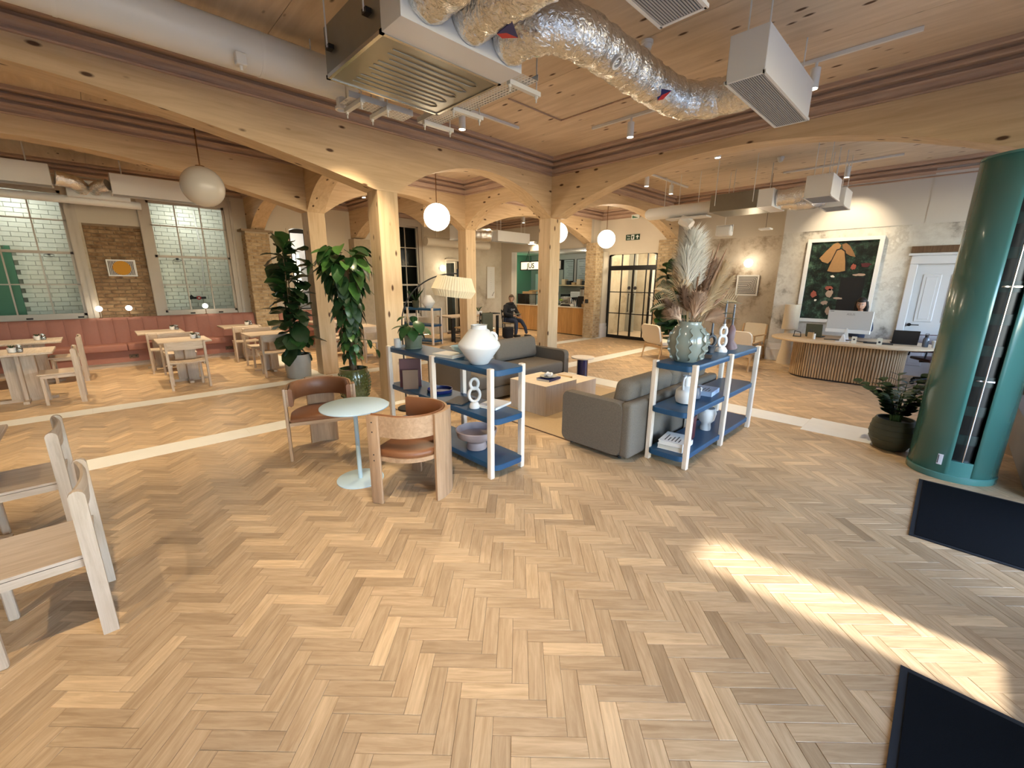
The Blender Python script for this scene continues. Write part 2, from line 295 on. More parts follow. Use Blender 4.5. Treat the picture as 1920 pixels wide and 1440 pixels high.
for n in range(-260,260):
    for k in range(-30,31):
        for kind in (0,1):
            if kind==0: a,b=n+8*k,n; ca,cb=a+2,b+.5
            else: a,b=n+8*k,n-7; ca,cb=a+.5,b+2
            P=EA*(OA+ca*W_)+EB*(OB+cb*W_)
            if not(-2.2<P.x<11.9 and -1.25<P.y<12.3): continue
            if P.x>9.9 and P.y<.2: continue
            d=Vector((P.x,P.y,-1.77)); z=d.dot(fwd)
            if z<.35: continue
            px=784.75*d.dot(Vector(_r))/z; py=784.75*d.dot(Vector(_d))/z
            if abs(px)>1150 or py>880: continue
            if P.y<-.9 or (P.x<-1.7): continue
            inview=abs(px)<1000 and py<745
            cl.append((z if inview else z+50,kind,a,b))
cl.sort()
MX=Matrix(((EA.x,EB.x,0,0),(EA.y,EB.y,0,0),(0,0,1,0),(0,0,0,1)))
big=MB(); nb=[]
for i,(z,kind,a,b) in enumerate(cl):
    o0=EA*(OA+a*W_)+EB*(OB+b*W_); jz=random.uniform(-.0006,.0004)
    if kind==0: M4=Matrix.Translation(o0+Vector((0,0,jz)))@MX
    else: M4=Matrix.Translation(o0+EA*W_+Vector((0,0,jz)))@Matrix(((EB.x,-EA.x,0,0),(EB.y,-EA.y,0,0),(0,0,1,0),(0,0,0,1)))
    if i<300:
        o=bpy.data.objects.new('plank',pme); COL.objects.link(o); o.parent=floor
        # plank axes must stay right-handed for a pure rotation
        if kind==0: M4=Matrix.Translation(o0+EB*W_+Vector((0,0,jz)))@Matrix(((EA.x,-EB.x,0,0),(EA.y,-EB.y,0,0),(0,0,1,0),(0,0,0,1)))
        o.matrix_local=M4
    else:
        big.add([(M4@Vector(v))[:] for v in PV],PF)
me=bpy.data.meshes.new('plank_field'); me.from_pydata(big.v,[],big.f); me.materials.append(MATS['parquet']); with_uv(me,0)
bm=bmesh.new(); bm.from_mesh(me); bmesh.ops.recalc_face_normals(bm,faces=bm.faces[:]); bm.to_mesh(me); bm.free()
o=bpy.data.objects.new('plank_field',me); COL.objects.link(o); o.parent=floor; stuff(o)
def slabs(x0,x1,y0,y1,alongx,step=1.45):
    a,b=(x0,x1) if alongx else (y0,y1); n=max(1,round((b-a)/step)); st=(b-a)/n
    for k in range(n):
        u0,u1=a+k*st+.0008,a+(k+1)*st-.0008
        (MB().box(u0,u1,y0,y1,-.012,.0015) if alongx else MB().box(x0,x1,u0,u1,-.012,.0015)).obj('stone_slab','stone_strip',floor)
slabs(-6,2.45,5.43,5.77,True); slabs(2.45,6.17,5.43,5.77,True); slabs(6.6,11.95,5.43,5.77,True)
slabs(-6,2.55,7.82,8.15,True); slabs(2.55,6.17,7.82,8.15,True); slabs(6.6,11.4,7.82,8.15,True)
slabs(6.17,6.6,1.04,5.77,False); slabs(6.05,6.7,-.6,1.04,False); slabs(6.17,6.6,5.77,8.15,False); slabs(2.55,2.93,8.15,11.9,False)
# ---- ceiling: timber panels
ZC,ZS,ZK=3.95,2.95,3.67
ceil=struct(MB().box(-6,14.5,-1.5,12.55,ZC+.03,ZC+.2).obj('ceiling','subfloor'))
x=-6.
while x<12.2:
    MB().box(x+.002,x+1.248,-1.4,12.45,ZC,ZC+.03).obj('ceiling_panel','ceiling_wood',ceil); x+=1.25
# ---- columns
CX=[(-3.92,-3.62),(2.9,3.2),(6.43,6.73)]; CY=[(5.58,5.88),(8.2,8.5)]
def column(ix,iy,label,tall=ZS):
    x0,x1=CX[ix]; y0,y1=CY[iy]; cx,cy=(x0+x1)/2,(y0+y1)/2
    o=MB().rbox(-.15,.15,-.15,.15,0,tall,.004,1).obj('timber_column','spruce_z',None,None,(cx,cy,0)); return tag(o,label,'column','timber columns holding the arches')
column(1,0,'square timber column beside the tall climbing plant and the arc floor lamp')
column(1,1,'square timber column right behind the grey concrete planter')
column(2,0,'square timber column at the end of the far grey sofa, under two arches')
column(2,1,'square timber column behind the white vase, near the arc lamp shade')
# ---- arched beams
def arch_pts(a,b,za,n=22,p=2.0,zs=ZS):
    c=(a+b)/2; h=(b-a)/2
    if p==2.0:
        s=za-zs; Rr=(h*h+s*s)/(2*s); 
        return [(c-h+2*h*k/n, za-Rr+math.sqrt(max(0,Rr*Rr-(c-(c-h+2*h*k/n))**2))) for k in range(n+1)]
    return [(c-h+2*h*k/n, za-(za-zs)*abs((2*k/n)-1)**p) for k in range(n+1)]
def beam(axis,u0,u1,t0,t1,arches,label,top=ZC):
    poly=[(u0,top),(u0,ZS)]
    for (a,b,za,p) in arches: 
        pts=arch_pts(a,b,za,p=p); poly+=[q for q in pts if q!=poly[-1]]
    poly+=[(u1,ZS),(u1,top)]
    # vertical slices so that the arch side stays clean
    us=sorted(set([q[0] for q in poly])); lo={}
    m=MB(); prof=[]
    for q in poly[1:-1]: prof.append(q)
    n=len(prof)
    for k in range(n-1):
        (a,za),(b,zb)=prof[k],prof[k+1]
        if b-a<1e-6: continue
        pts=[]
        for (u,z) in ((a,za),(b,zb),(b,top),(a,top)):
            for tt in (t0,t1): pts.append((u,tt,z) if axis==0 else (tt,u,z))
        m.add(pts,[(0,2,4,6),(1,7,5,3),(0,1,3,2)]+([(0,6,7,1)] if k==0 else [])+([(2,3,5,4)] if k==n-2 else []))
    bm=bmesh.new(); me=bpy.data.meshes.new('x'); me.from_pydata(m.v,[],m.f); bm.from_mesh(me); bmesh.ops.remove_doubles(bm,verts=bm.verts[:],dist=1e-5); bmesh.ops.dissolve_limit(bm,angle_limit=R(.3),verts=bm.verts[:],edges=bm.edges[:])
    m=MB(); bm.verts.index_update(); m.add([v.co[:] for v in bm.verts],[[v.index for v in f.verts] for f in bm.faces]); bm.free(); bpy.data.meshes.remove(me)
    o=m.obj('arched_beam','spruce_x' if axis==0 else 'spruce_y',None,20); return tag(o,label,'beam','arched timber beams')
beam(0,-3.92,6.73,5.58,5.88,[(-3.62,2.87,3.47,1.5),(3.2,6.43,3.5,2.)],'long timber beam with a wide and a narrow arch over the leather chairs and far sofa')
beam(0,6.73,11.8,5.58,5.88,[(6.73,11.8,3.5,2.)],'timber arch from the corner column to the brick pier beside the glass doors')
beam(0,-3.92,6.73,8.2,8.5,[(-3.62,2.9,3.45,1.7),(3.2,6.43,3.5,2.)],'second timber beam with arches over the cafe tables, behind the pendant globes')
beam(0,6.73,11.4,8.2,8.5,[(6.73,11.4,3.5,2.)],'timber arch running to the brick pier at the end of the juice bar')
beam(1,-1.3,5.58,6.43,6.73,[(-.35,5.45,3.55,2.)],'wide timber arch on the right, in front of the reception bay')
beam(1,5.88,8.2,2.9,3.2,[(5.88,8.2,3.45,2.)],'short timber arch between the climbing plant column and the concrete planter column')
beam(1,5.88,8.2,6.43,6.73,[(5.88,8.2,3.45,2.)],'short timber arch between the sofa column and the column behind the white vase')
beam(1,8.5,12.35,2.9,3.2,[(8.5,12.05,3.45,2.)],'timber arch from the planter column to the brick pier by the pink bench')
beam(1,8.5,12.35,5.5,5.8,[(8.5,12.05,3.45,2.)],'timber arch ending on the window wall past the pink bench')
# ---- cornices round each bay
TR=[0]
def cornice(x0,x1,y0,y1):
    prof=[(0,ZK),(.03,ZK),(.036,ZK+.012),(.03,ZK+.024),(.008,ZK+.026),(.012,ZK+.05),(.03,ZK+.08),(.055,ZK+.095),(.06,ZK+.108),(.022,ZK+.110),(.022,ZK+.150),(.11,ZK+.152),(.115,ZK+.165),(.11,ZK+.195),(.07,ZK+.197),(.075,ZK+.225),(.15,ZK+.228),(.165,ZK+.24),(.165,ZC)]
    TR[0]+=1; par=None
    for side in range(4):
        m=MB(); vs=[]
        for d,z in prof:
            cs=[(x0+d,y0+d,z),(x1-d,y0+d,z),(x1-d,y1-d,z),(x0+d,y1-d,z)]; vs+=[cs[side],cs[(side+1)%4]]
        m.add(vs,[(2*k,2*k+1,2*k+3,2*k+2) for k in range(len(prof)-1)])
        mt='cornice_x' if side in(0,2) else 'cornice_y'
        if par is None: par=struct(m.obj('trim_%d'%TR[0],mt))
        else: m.obj('cornice_run',mt,par)
for b in [(-3.62,6.43,-1.3,5.58),(3.2,6.43,5.88,8.2),(-3.62,2.9,5.88,8.2),(6.73,11.95,5.88,8.2),(6.73,11.35,-1.3,5.58),(-3.62,2.9,8.5,12.35),(3.2,5.5,8.5,12.35),(5.8,11.4,8.5,12.35)]: cornice(*b)
# ---- walls
def wall(axis,t0,t1,u0,u1,z0,z1,holes,name,mat,parent=None):
    us=sorted(set([u0,u1]+[h[0] for h in holes]+[h[1] for h in holes])); zs=sorted(set([z0,z1]+[h[2] for h in holes]+[h[3] for h in holes]))
    us=[u for u in us if u0<=u<=u1]; zs=[z for z in zs if z0<=z<=z1]; m=MB()
    for i in range(len(us)-1):
        for j in range(len(zs)-1):
            cu,cz=(us[i]+us[i+1])/2,(zs[j]+zs[j+1])/2
            if any(h[0]<cu<h[1] and h[2]<cz<h[3] for h in holes): continue
            if axis==0: m.box(us[i],us[i+1],t0,t1,zs[j],zs[j+1])
            else: m.box(t0,t1,us[i],us[i+1],zs[j],zs[j+1])
    return m.obj(name,mat,parent)
LH=[(-1.75,-.05,.98,3.5),(.92,2.6,.98,3.5),(3.84,4.36,1.0,3.1),(6.3,7.86,.6,3.6),(8.78,9.34,0,2.45),(.0,.9,0,2.86)]
struct(wall(0,12.35,12.55,-6,11.6,0,ZC,LH,'wall_left','plaster_back'))
wall(0,12.34,12.35,2.61,6.2,0,ZC,[(3.84,4.36,1.0,3.1)],'painted_face','paint_cream',bpy.data.objects['wall_left'])
wall(0,12.335,12.345,-6,2.61,2.86,ZC,[h for h in LH if h[3]>3.4],'painted_face','paint_taupe',bpy.data.objects['wall_left'])
# juice bar front wall (X=11.4), the door wall (X=11.95), recess wall and painting wall
wb=struct(wall(1,11.4,11.6,8.25,12.55,0,ZC,[(8.3,11.78,0,2.84)],'wall_bar','paint_taupe'))
wd=struct(wall(1,11.95,12.15,5.5,8.3,0,ZC,[(6.2,7.86,0,2.62)],'wall_doors','paint_cream'))
MB().box(11.4,12.15,8.255,8.3,0,ZC).obj('return_face','paint_cream',wd); MB().box(11.94,12.3,5.46,5.5,0,ZC).obj('return_face','paint_cream',wd)
wr=struct(wall(1,12.0,12.2,2.9,5.6,0,2.9,[],'wall_recess','plaster_recess'))
wall(1,11.99,12.2,2.9,5.6,2.9,ZC,[],'painted_band','paint_taupe',wr)
wp=struct(wall(1,11.35,11.6,-1.5,2.9,0,2.87,[(-.28,.56,0,2.14)],'wall_right','plaster_right'))
MB().box(11.6,12.2,2.7,2.9,0,ZC).obj('return_face','plaster_right',wp)
wall(1,11.335,11.6,-1.5,2.9,2.87,ZC,[],'painted_band','paint_upper',wp)
MB().box(11.325,11.336,-1.5,.6,2.89,ZC-.05).obj('boxed_panel','paint_upper',wp)
struct(wall(1,-6.2,-6,-1.5,12.55,0,ZC,[],'wall_side','paint_cream'))
# street front behind the camera: openings with daylight, unseen slabs added outside keep the sun off them
FH=[(-1.9,-.9,.9,3.3),(.2,2.0,0,3.3),(2.47,2.84,.87,2.5),(3.5,5.1,0,3.3),(7.1,8.6,.9,3.3),(9.2,10.8,.9,3.3)]
wf=struct(wall(0,-1.5,-1.3,-6,11.6,0,ZC,FH,'wall_front','brick_brown'))
tag(MB().box(-7,2.3,-4.4,-1.52,3.34,3.42).obj('sun_block_slab','paint_white'),'pale flat canopy over the street front, left of the sunlit opening','canopy')
tag(MB().box(2.9,12,-4.4,-1.52,3.34,3.42).obj('sun_block_slab','paint_white'),'pale flat canopy over the street front, right of the sunlit opening','canopy')
struct(MB().box(-14,20,-16,-1.5,-.2,-.05).obj('ground_outside','outside_ground'))
# skirtings
def skirting(axis,t,u0,u1,name,sgn):
    o=None
    for k,(z0,z1,d) in enumerate([(0,.24,.05),(.24,.27,.06),(.27,.36,.04),(.36,.40,.03)]):
        a,b=sorted((t,t+sgn*d)); m=MB().box(a,b,u0,u1,z0,z1) if axis==1 else MB().box(u0,u1,a,b,z0,z1)
        if o is None: o=struct(m.obj(name,'paint_white'))
        else: m.obj('skirting_moulding','paint_white',o)
skirting(1,11.35,.7,2.9,'baseboard_right',-1); skirting(1,12.0,2.96,5.5,'baseboard_recess',-1)
# ---- bricks
bx=.012
def brick_mesh(name,l,h,d,mat):
    return MB().rbox(-l/2,l/2,0,d,-h/2,h/2,.004,1).mesh(name,mat)
BB=brick_mesh('brick',.21,.062,.10,'brick_brown'); BU=brick_mesh('brick',.21,.062,.10,'brick_buff'); BUh=brick_mesh('brick',.10,.062,.10,'brick_buff'); BBh=brick_mesh('brick',.10,.062,.10,'brick_brown')
def brickwork(parent,axis,t,u0,u1,z0,z1,full,half,sgn,course=.075,pitch=.222):
    """bricks on a face; the face lies at t and faces along sgn"""
    nz=int((z1-z0)/course); rot=(0,0,0)
    if axis==0: rot=(0,0,0 if sgn<0 else PI)
    else: rot=(0,0,-PI/2 if sgn<0 else PI/2)
    for j in range(nz):
        z=z0+(j+.5)*course; u=u0+(0 if j%2 else -pitch/2)
        while u<u1-.02:
            a,b=max(u,u0),min(u+pitch,u1); w=b-a
            if w>.05:
                me=full if w>.16 else half; c=(a+b)/2; jt=random.uniform(-.004,.006)*(-sgn)
                tt=t+jt
                inst(me,parent,(c,tt,z) if axis==0 else (tt,c,z),rot,((w-.011)/(.21 if me is full else .10),1,1),'brick')
            u+=pitch
bk=struct(MB().box(0,.9,12.40,12.55,0,2.86).obj('wall_brick_panel','mortar_brown'))
brickwork(bk,0,12.37,.0,.9,.95,2.86,BB,BBh,-1)
p1=tag(MB().box(2.76,3.26,11.98,12.33,0,2.9).obj('brick_pier','mortar_buff'),'old brick pier between the big window and the fiddle leaf fig','pier')
brickwork(p1,0,11.97,2.75,3.27,.02,2.9,BU,BUh,-1); brickwork(p1,1,2.75,11.99,12.33,.96,2.9,BU,BUh,-1)
MB().box(2.68,3.36,11.93,12.33,2.9,2.95).obj('stone_cap','mortar_brown',p1)
p2=tag(MB().box(5.42,5.9,11.98,12.33,0,2.92).obj('brick_pier','mortar_buff'),'brick pier on the window wall, seen behind the climbing plant','pier')
p3=tag(MB().box(11.22,11.6,7.86,8.24,0,2.95).obj('brick_pier','mortar_buff'),'brick pier between the juice bar and the black glass doors','pier')
brickwork(p3,1,11.21,7.85,8.245,.02,2.95,BU,BUh,-1); brickwork(p3,0,7.85,11.22,11.6,.02,2.95,BU,BUh,-1)
p4=tag(MB().box(11.72,11.945,5.60,6.08,0,2.95).obj('brick_pier','mortar_buff'),'brick pier between the black glass doors and the striped pictures','pier')
brickwork(p4,1,11.71,5.54,6.09,.02,2.95,BU,BUh,-1)
# jamb column beside the doors, plaster-white with a plinth
jb=tag(MB().box(11.66,11.97,7.86,8.0,0,2.7).obj('door_jamb','paint_cream'),'cream plaster jamb between the brick pier and black glass doors','jamb')
MB().rbox(11.62,11.97,7.82,7.99,0,.36,.01,1).obj('plinth','paint_white',jb); MB().rbox(11.635,11.97,7.835,7.99,.36,.46,.012,2).obj('plinth_moulding','paint_white',jb)
MB().box(11.45,11.66,7.79,7.86,0,.02).obj('floor_plate','paint_white',jb)
# ---- windows
def sash(n,x0,x1,z0,z1,cols,rows,cas=.16,frame='window_paint',thin=.022):
    w_=struct(MB().box(x0-cas,x0,12.30,12.36,z0-.06,z1+cas).obj('window_%d'%n,frame))
    MB().box(x1,x1+cas,12.30,12.36,z0-.06,z1+cas).obj('casing','window_paint',w_); MB().box(x0,x1,12.30,12.36,z1,z1+cas).obj('casing',frame,w_); MB().box(x0-cas-.03,x1+cas+.03,12.24,12.36,z0-.11,z0-.06).obj('window_sill',frame,w_)
    for (a,b) in ((x0-cas*.95,x0-cas*.6),(x1+cas*.6,x1+cas*.95)): MB().box(a,b,12.28,12.30,z0-.06,z1+cas).obj('moulding',frame,w_)
    MB().box(x0,x0+.05,12.36,12.42,z0,z1).obj('stile',frame,w_); MB().box(x1-.05,x1,12.36,12.42,z0,z1).obj('stile',frame,w_)
    MB().box(x0,x1,12.36,12.42,z0-.06,z0+.05).obj('rail',frame,w_); MB().box(x0,x1,12.36,12.42,z1-.05,z1).obj('rail',frame,w_)
    for c in cols: MB().box(c-thin/2,c+thin/2,12.37,12.41,z0,z1).obj('muntin',frame,w_)
    for k,r in enumerate(rows): 
        t=.05 if k==1 else thin
        MB().box(x0,x1,12.36,12.415,r-t/2,r+t/2).obj('muntin',frame,w_)
    xs=[x0]+list(cols)+[x1]; zs=[z0]+list(rows)+[z1]
    for i in range(len(xs)-1):
        for j in range(len(zs)-1): MB().box(xs[i],xs[i+1],12.386,12.392,zs[j],zs[j+1]).obj('pane','glass',w_)
    return w_
w1=sash(1,-1.62,-.20,1.04,3.42,(-1.15,-.67),(1.66,2.27,2.88)); w2=sash(2,1.05,2.46,1.04,3.42,(1.53,1.99),(1.65,2.27,2.92)); w3=sash(3,6.45,7.72,.68,3.46,(6.85,7.27),(1.1,1.65,2.23,2.8),cas=.2)
for w_,xs in((w1,(-1.05,-.35)),(w2,(1.5,2.05))):
    for q in xs: MB().rbox(q,q+.09,12.29,12.31,1.0,1.03,.004,1).obj('sash_lift','black_matte',w_)
# arched window with a black frame
w4=struct(MB().box(3.84,3.875,12.36,12.42,1.0,3.02).obj('window_4','black_matte')); MB().box(4.325,4.36,12.36,12.42,1.0,3.02).obj('stile','black_matte',w4); MB().box(4.22,4.24,12.36,12.41,1.0,3.02).obj('muntin','black_matte',w4)
MB().box(3.875,4.325,12.365,12.41,1.86,1.88).obj('muntin','black_matte',w4); MB().box(3.875,4.325,12.365,12.41,1.0,1.03).obj('rail','black_matte',w4)
MB().prism([(3.84,2.98)]+arch_pts(3.84,4.36,3.09,10,2.,3.02)+[(4.36,2.98)],1,12.36,12.42).obj('arched_head','black_matte',w4); MB().box(3.875,4.325,12.386,12.392,1.03,2.99).obj('pane','glass_clear',w4)
MB().prism([(3.78,2.9),(3.84,2.9)]+arch_pts(3.84,4.36,3.12,10,2.,3.05)+[(4.36,2.9),(4.42,2.9)]+arch_pts(3.78,4.42,3.17,10,2.,3.08)[::-1],1,12.31,12.345).obj('moulding','paint_cream',w4)
# ---- corridor of glazed white bricks behind the windows
wc=struct(MB().box(-3.2,3.3,14.06,14.2,0,3.9).obj('wall_corridor','mortar_dark')); MB().box(-3.2,3.3,12.56,14.2,3.62,3.72).obj('corridor_ceiling','paint_white',wc); MB().box(-3.2,5.6,12.56,14.3,-.1,0).obj('corridor_floor','mortar_buff',wc)
MB().box(3.2,3.3,12.56,14.2,0,3.7).obj('corridor_end','paint_white',wc); MB().box(-3.3,-3.2,12.56,14.2,0,3.7).obj('corridor_end','paint_white',wc)
BW=brick_mesh('brick',.2445,.0925,.06,'brick_white'); cnt=0; bw=MB()
def vis(xx,zz):
    return (-2.6<xx<-.2 or 1.0<xx<2.95) and .9<zz<3.6
rest=MB()
for j in range(37):
    z=.05+j*.0975; xx=-3.1+(.125 if j%2 else 0)
    while xx<3.15:
        if vis(xx,z) and not(xx<-1.22 and z<2.45) and cnt<300:
            inst(BW,wc,(xx,14.02+random.uniform(-.003,.003),z),name='brick'); cnt+=1
        elif not(xx<-1.15 and z<2.45): rest.rbox(xx-.1222,xx+.1222,14.02,14.08,z-.0462,z+.0462,.004,1)
        xx+=.25
stuff(rest.obj('brick_field','brick_white',wc))
gd=struct(MB().box(-2.9,-1.2,13.98,14.06,0,2.4).obj('door_1','green_paint')); MB().box(-2.0,-1.5,13.965,13.98,1.3,2.2).obj('glazed_panel','kitchen_dark',gd); MB().box(-1.24,-1.16,13.95,14.06,0,2.44).obj('door_frame','green_paint',gd)
l=tag(MB().cyl((-1.,13.3,3.58),(-1.,13.3,3.62),.17,n=20).obj('corridor_light','cool_lamp'),'round ceiling light in the white brick corridor, left window','ceiling light'); lampdata('corridor_glow','POINT',15,(1,1,.9),(-1,13.3,3.3),size=.15)
l=tag(MB().cyl((1.9,13.3,3.58),(1.9,13.3,3.62),.17,n=20).obj('corridor_light','cool_lamp'),'round ceiling light in the white brick corridor, right window','ceiling light'); lampdata('corridor_glow','POINT',15,(1,1,.9),(1.9,13.3,3.3),size=.15)
for k,(xx,zz) in enumerate(((-.62,2.3),(1.62,2.28))):
    e=thing('wall_hook',('small black hook and ring on white bricks by the green door','small black hook and ring on white bricks above the red button')[k],'hook',(xx,14.0,zz)); MB().cyl((0,0,0),(0,-.05,0),.03,n=10).obj('boss','black_matte',e); MB().tube([(.08*math.cos(a),-.03,-.03+.03*math.sin(a)) for a in [2*PI*i/14 for i in range(14)]],.005,6,closed=True).obj('ring','black_matte',e)
e=thing('fire_alarm_bell','dark bell with a red round button on the white brick corridor wall','alarm',(1.93,14.0,1.3)); MB().box(-.16,.16,-.05,0,-.03,.03).obj('bracket','black_matte',e); MB().cyl((0,-.05,0),(0,-.08,0),.05,n=16).obj('button','red_label',e); MB().cyl((0,-.081,0),(0,-.083,0),.02,n=12).obj('button_centre','exit_white',e); MB().cyl((-.2,-.03,-.02),(-.12,-.03,.05),.03,.05,n=10).obj('bell','black_matte',e)
e=tag(MB().tube([(2.12,14.0,3.5),(2.15,14.0,2.6),(2.1,14.0,1.5)],.02,8).obj('wall_pipe','paint_white'),'thin white pipe running down the white brick corridor wall','pipe')
# bright white room behind the arched window
wh=struct(MB().box(3.35,5.6,13.9,14.0,0,3.7).obj('wall_white_room','paint_white')); MB().box(5.5,5.6,12.56,13.9,0,3.7).obj('side_face','paint_white',wh); MB().box(3.35,5.6,12.56,14,3.6,3.7).obj('room_ceiling','paint_white',wh); MB().box(3.33,3.36,12.56,14,0,3.7).obj('side_face','paint_white',wh)
e=tag(MB().sphere((4.05,13.5,2.6),.16).obj('room_globe','globe_on'),'glowing globe inside the white room behind the arched window','globe lamp'); lampdata('room_glow','POINT',14,(1,.96,.88),(4.4,13.2,2.9),size=.2)
# dark room behind the third window, pale hall behind the doorway
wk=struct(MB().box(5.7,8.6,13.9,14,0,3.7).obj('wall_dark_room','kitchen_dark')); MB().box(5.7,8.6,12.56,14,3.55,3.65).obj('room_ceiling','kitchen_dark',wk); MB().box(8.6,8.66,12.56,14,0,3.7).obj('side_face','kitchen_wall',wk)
hh=struct(MB().box(8.7,10.4,14.4,14.5,0,2.9).obj('wall_hall','paint_white')); MB().box(10.3,10.4,12.56,14.5,0,2.9).obj('side_face','paint_cream',hh); MB().box(8.66,10.4,12.56,14.5,2.8,2.9).obj('hall_ceiling','paint_white',hh); MB().box(8.66,10.4,12.56,14.5,-.1,0).obj('hall_floor','mortar_buff',hh); MB().box(8.66,8.7,12.56,14.5,0,2.9).obj('side_face','paint_cream',hh)
lampdata('hall_glow','POINT',28,(1,.88,.68),(9.3,13.6,2.3),size=.1)
d2=struct(MB().box(8.72,8.78,12.3,12.42,0,2.5).obj('door_2','paint_cream')); MB().box(9.34,9.41,12.3,12.42,0,2.5).obj('door_frame','paint_cream',d2); MB().box(8.78,9.34,12.3,12.42,2.45,2.52).obj('door_frame','paint_cream',d2)
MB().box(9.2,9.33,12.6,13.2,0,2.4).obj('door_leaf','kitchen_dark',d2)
# ---- glazed black steel doors in the door wall
d3=struct(MB().box(11.97,12.03,7.80,7.86,0,2.62).obj('door_3','black_metal')); X0,X1=11.98,12.02
MB().box(11.97,12.03,6.2,6.26,0,2.62).obj('door_frame','black_metal',d3); MB().box(X0,X1,6.2,7.86,2.14,2.28).obj('transom','black_metal',d3); MB().box(X0,X1,6.2,7.86,0,.1).obj('kick_rail','black_metal',d3)
ap=arch_pts(6.2,7.86,2.78,18,2.,2.60); ap2=arch_pts(6.2,7.86,2.73,18,2.,2.54)
m=MB()
for k in range(18): m.add([(x,u,z) for x in(11.97,12.03) for u,z in(ap2[k],ap2[k+1],ap[k+1],ap[k])],[(0,1,2,3),(7,6,5,4),(0,4,5,1),(3,2,6,7)])
m.obj('arched_head','black_metal',d3)
m=MB()
for k in range(18): m.add([(x,u,z) for x in(11.945,12.15) for u,z in(ap[k],ap[k+1],(ap[k+1][0],2.84),(ap[k][0],2.84))],[(0,1,2,3),(7,6,5,4),(0,4,5,1),(3,2,6,7)])
m.obj('arch_infill','paint_cream',wd)
for y_ in (7.40,6.98,6.53): MB().box(X0,X1,y_-.014,y_+.014,2.28,2.74).obj('mullion','black_metal',d3)
for y_,t_ in ((7.40,.012),(6.99,.028),(6.56,.012),(6.40,.03)): MB().box(X0,X1,y_-t_,y_+t_,.1,2.14).obj('mullion','black_metal',d3)
for z_ in (.80,1.47): MB().box(X0,X1,6.2,7.86,z_-.014,z_+.014).obj('glazing_bar','black_metal',d3)
ys=[7.80,7.40,6.99,6.56,6.40,6.26]; zs=[.1,.80,1.47,2.14]
for i in range(5):
    for j in range(3): MB().box(11.997,12.003,ys[i+1],ys[i],zs[j],zs[j+1]).obj('pane','glass_door',d3)
ys=[7.80,7.40,6.98,6.53,6.26]
for i in range(4): MB().box(11.997,12.003,ys[i+1],ys[i],2.28,2.72).obj('pane','glass_door',d3)
for y_ in (7.07,6.90):
    MB().tube([(11.93,y_,.86),(11.93,y_,1.44)],.014,8).obj('pull_handle','black_metal',d3)
    for z_ in (.9,1.4): MB().cyl((11.93,y_,z_),(11.99,y_,z_),.009,n=8).obj('handle_post','black_metal',d3)
    MB().cyl((11.972,y_-.02*(1 if y_<7 else -1),1.6),(11.98,y_-.02*(1 if y_<7 else -1),1.6),.055,n=20).obj('door_sign','ink',d3)
hw=struct(MB().box(14.4,14.5,5.3,8.6,0,3.4).obj('wall_lobby','plaster_back')); MB().box(12.16,14.5,8.3,8.4,0,3.4).obj('side_face','plaster_back',hw); MB().box(12.16,14.5,5.4,5.5,0,3.4).obj('side_face','plaster_back',hw); MB().box(12.16,14.5,5.4,8.4,3.2,3.3).obj('lobby_ceiling','paint_white',hw); MB().box(11.95,14.5,5.4,8.4,-.1,0).obj('lobby_floor','cafe_wood_x',hw)
lampdata('lobby_glow','POINT',130,(1,.84,.6),(13.2,6.9,2.9),size=.15)
e=tag(MB().sphere((13.3,5.95,2.5),.30).obj('lobby_globe','globe_on'),'glowing globe in the lobby behind the glass doors','globe lamp')
d4=struct(MB().box(14.34,14.4,6.75,7.55,0,2.2).obj('door_4','paint_white'))
for (a,b,c,d) in ((6.83,7.1,1.1,2.05),(7.2,7.47,1.1,2.05),(6.83,7.1,.2,.95),(7.2,7.47,.2,.95)): MB().rbox(14.325,14.36,a,b,c,d,.01,1).obj('door_panel','paint_white',d4)
for (a,b,c,d) in ((6.62,6.75,0,2.3),(7.55,7.68,0,2.3),(6.62,7.68,2.2,2.34)): MB().box(14.32,14.4,a,b,c,d).obj('architrave','paint_white',d4)
# ---- white four-panel door right of the painting
d5=struct(MB().box(11.40,11.44,-.28,.56,0,2.14).obj('door_5','door_paint'))
for (a,b,c,d) in ((.20,.46,1.06,1.96),(-.18,.08,1.06,1.96),(.20,.46,.2,.82),(-.18,.08,.2,.82)):
    q=MB().rbox(11.385,11.41,a,b,c,d,.012,1).obj('door_panel','door_paint',d5); MB().rbox(11.378,11.39,a+.05,b-.05,c+.05,d-.05,.008,1).obj('raised_field','door_paint',q)
for (a,b,c,d) in ((.56,.68,0,2.14),(-.40,-.28,0,2.14),(-.40,.68,2.142,2.30)): MB().rbox(11.30,11.40,a,b,c,d,.01,1).obj('architrave','door_paint',d5)
MB().box(11.27,11.4,-.44,.72,2.30,2.34).obj('head_moulding','door_paint',d5)
h_=MB().cyl((11.40,.50,1.0),(11.34,.50,1.0),.03,n=14).obj('door_handle','black_metal',d5); MB().tube([(11.345,.50,1.0),(11.345,.36,1.0)],.009,8).obj('lever','black_metal',h_)
MB().box(11.30,11.36,-.5,.7,2.35,2.47).obj('exposed_lintel','dark_wood',wp)
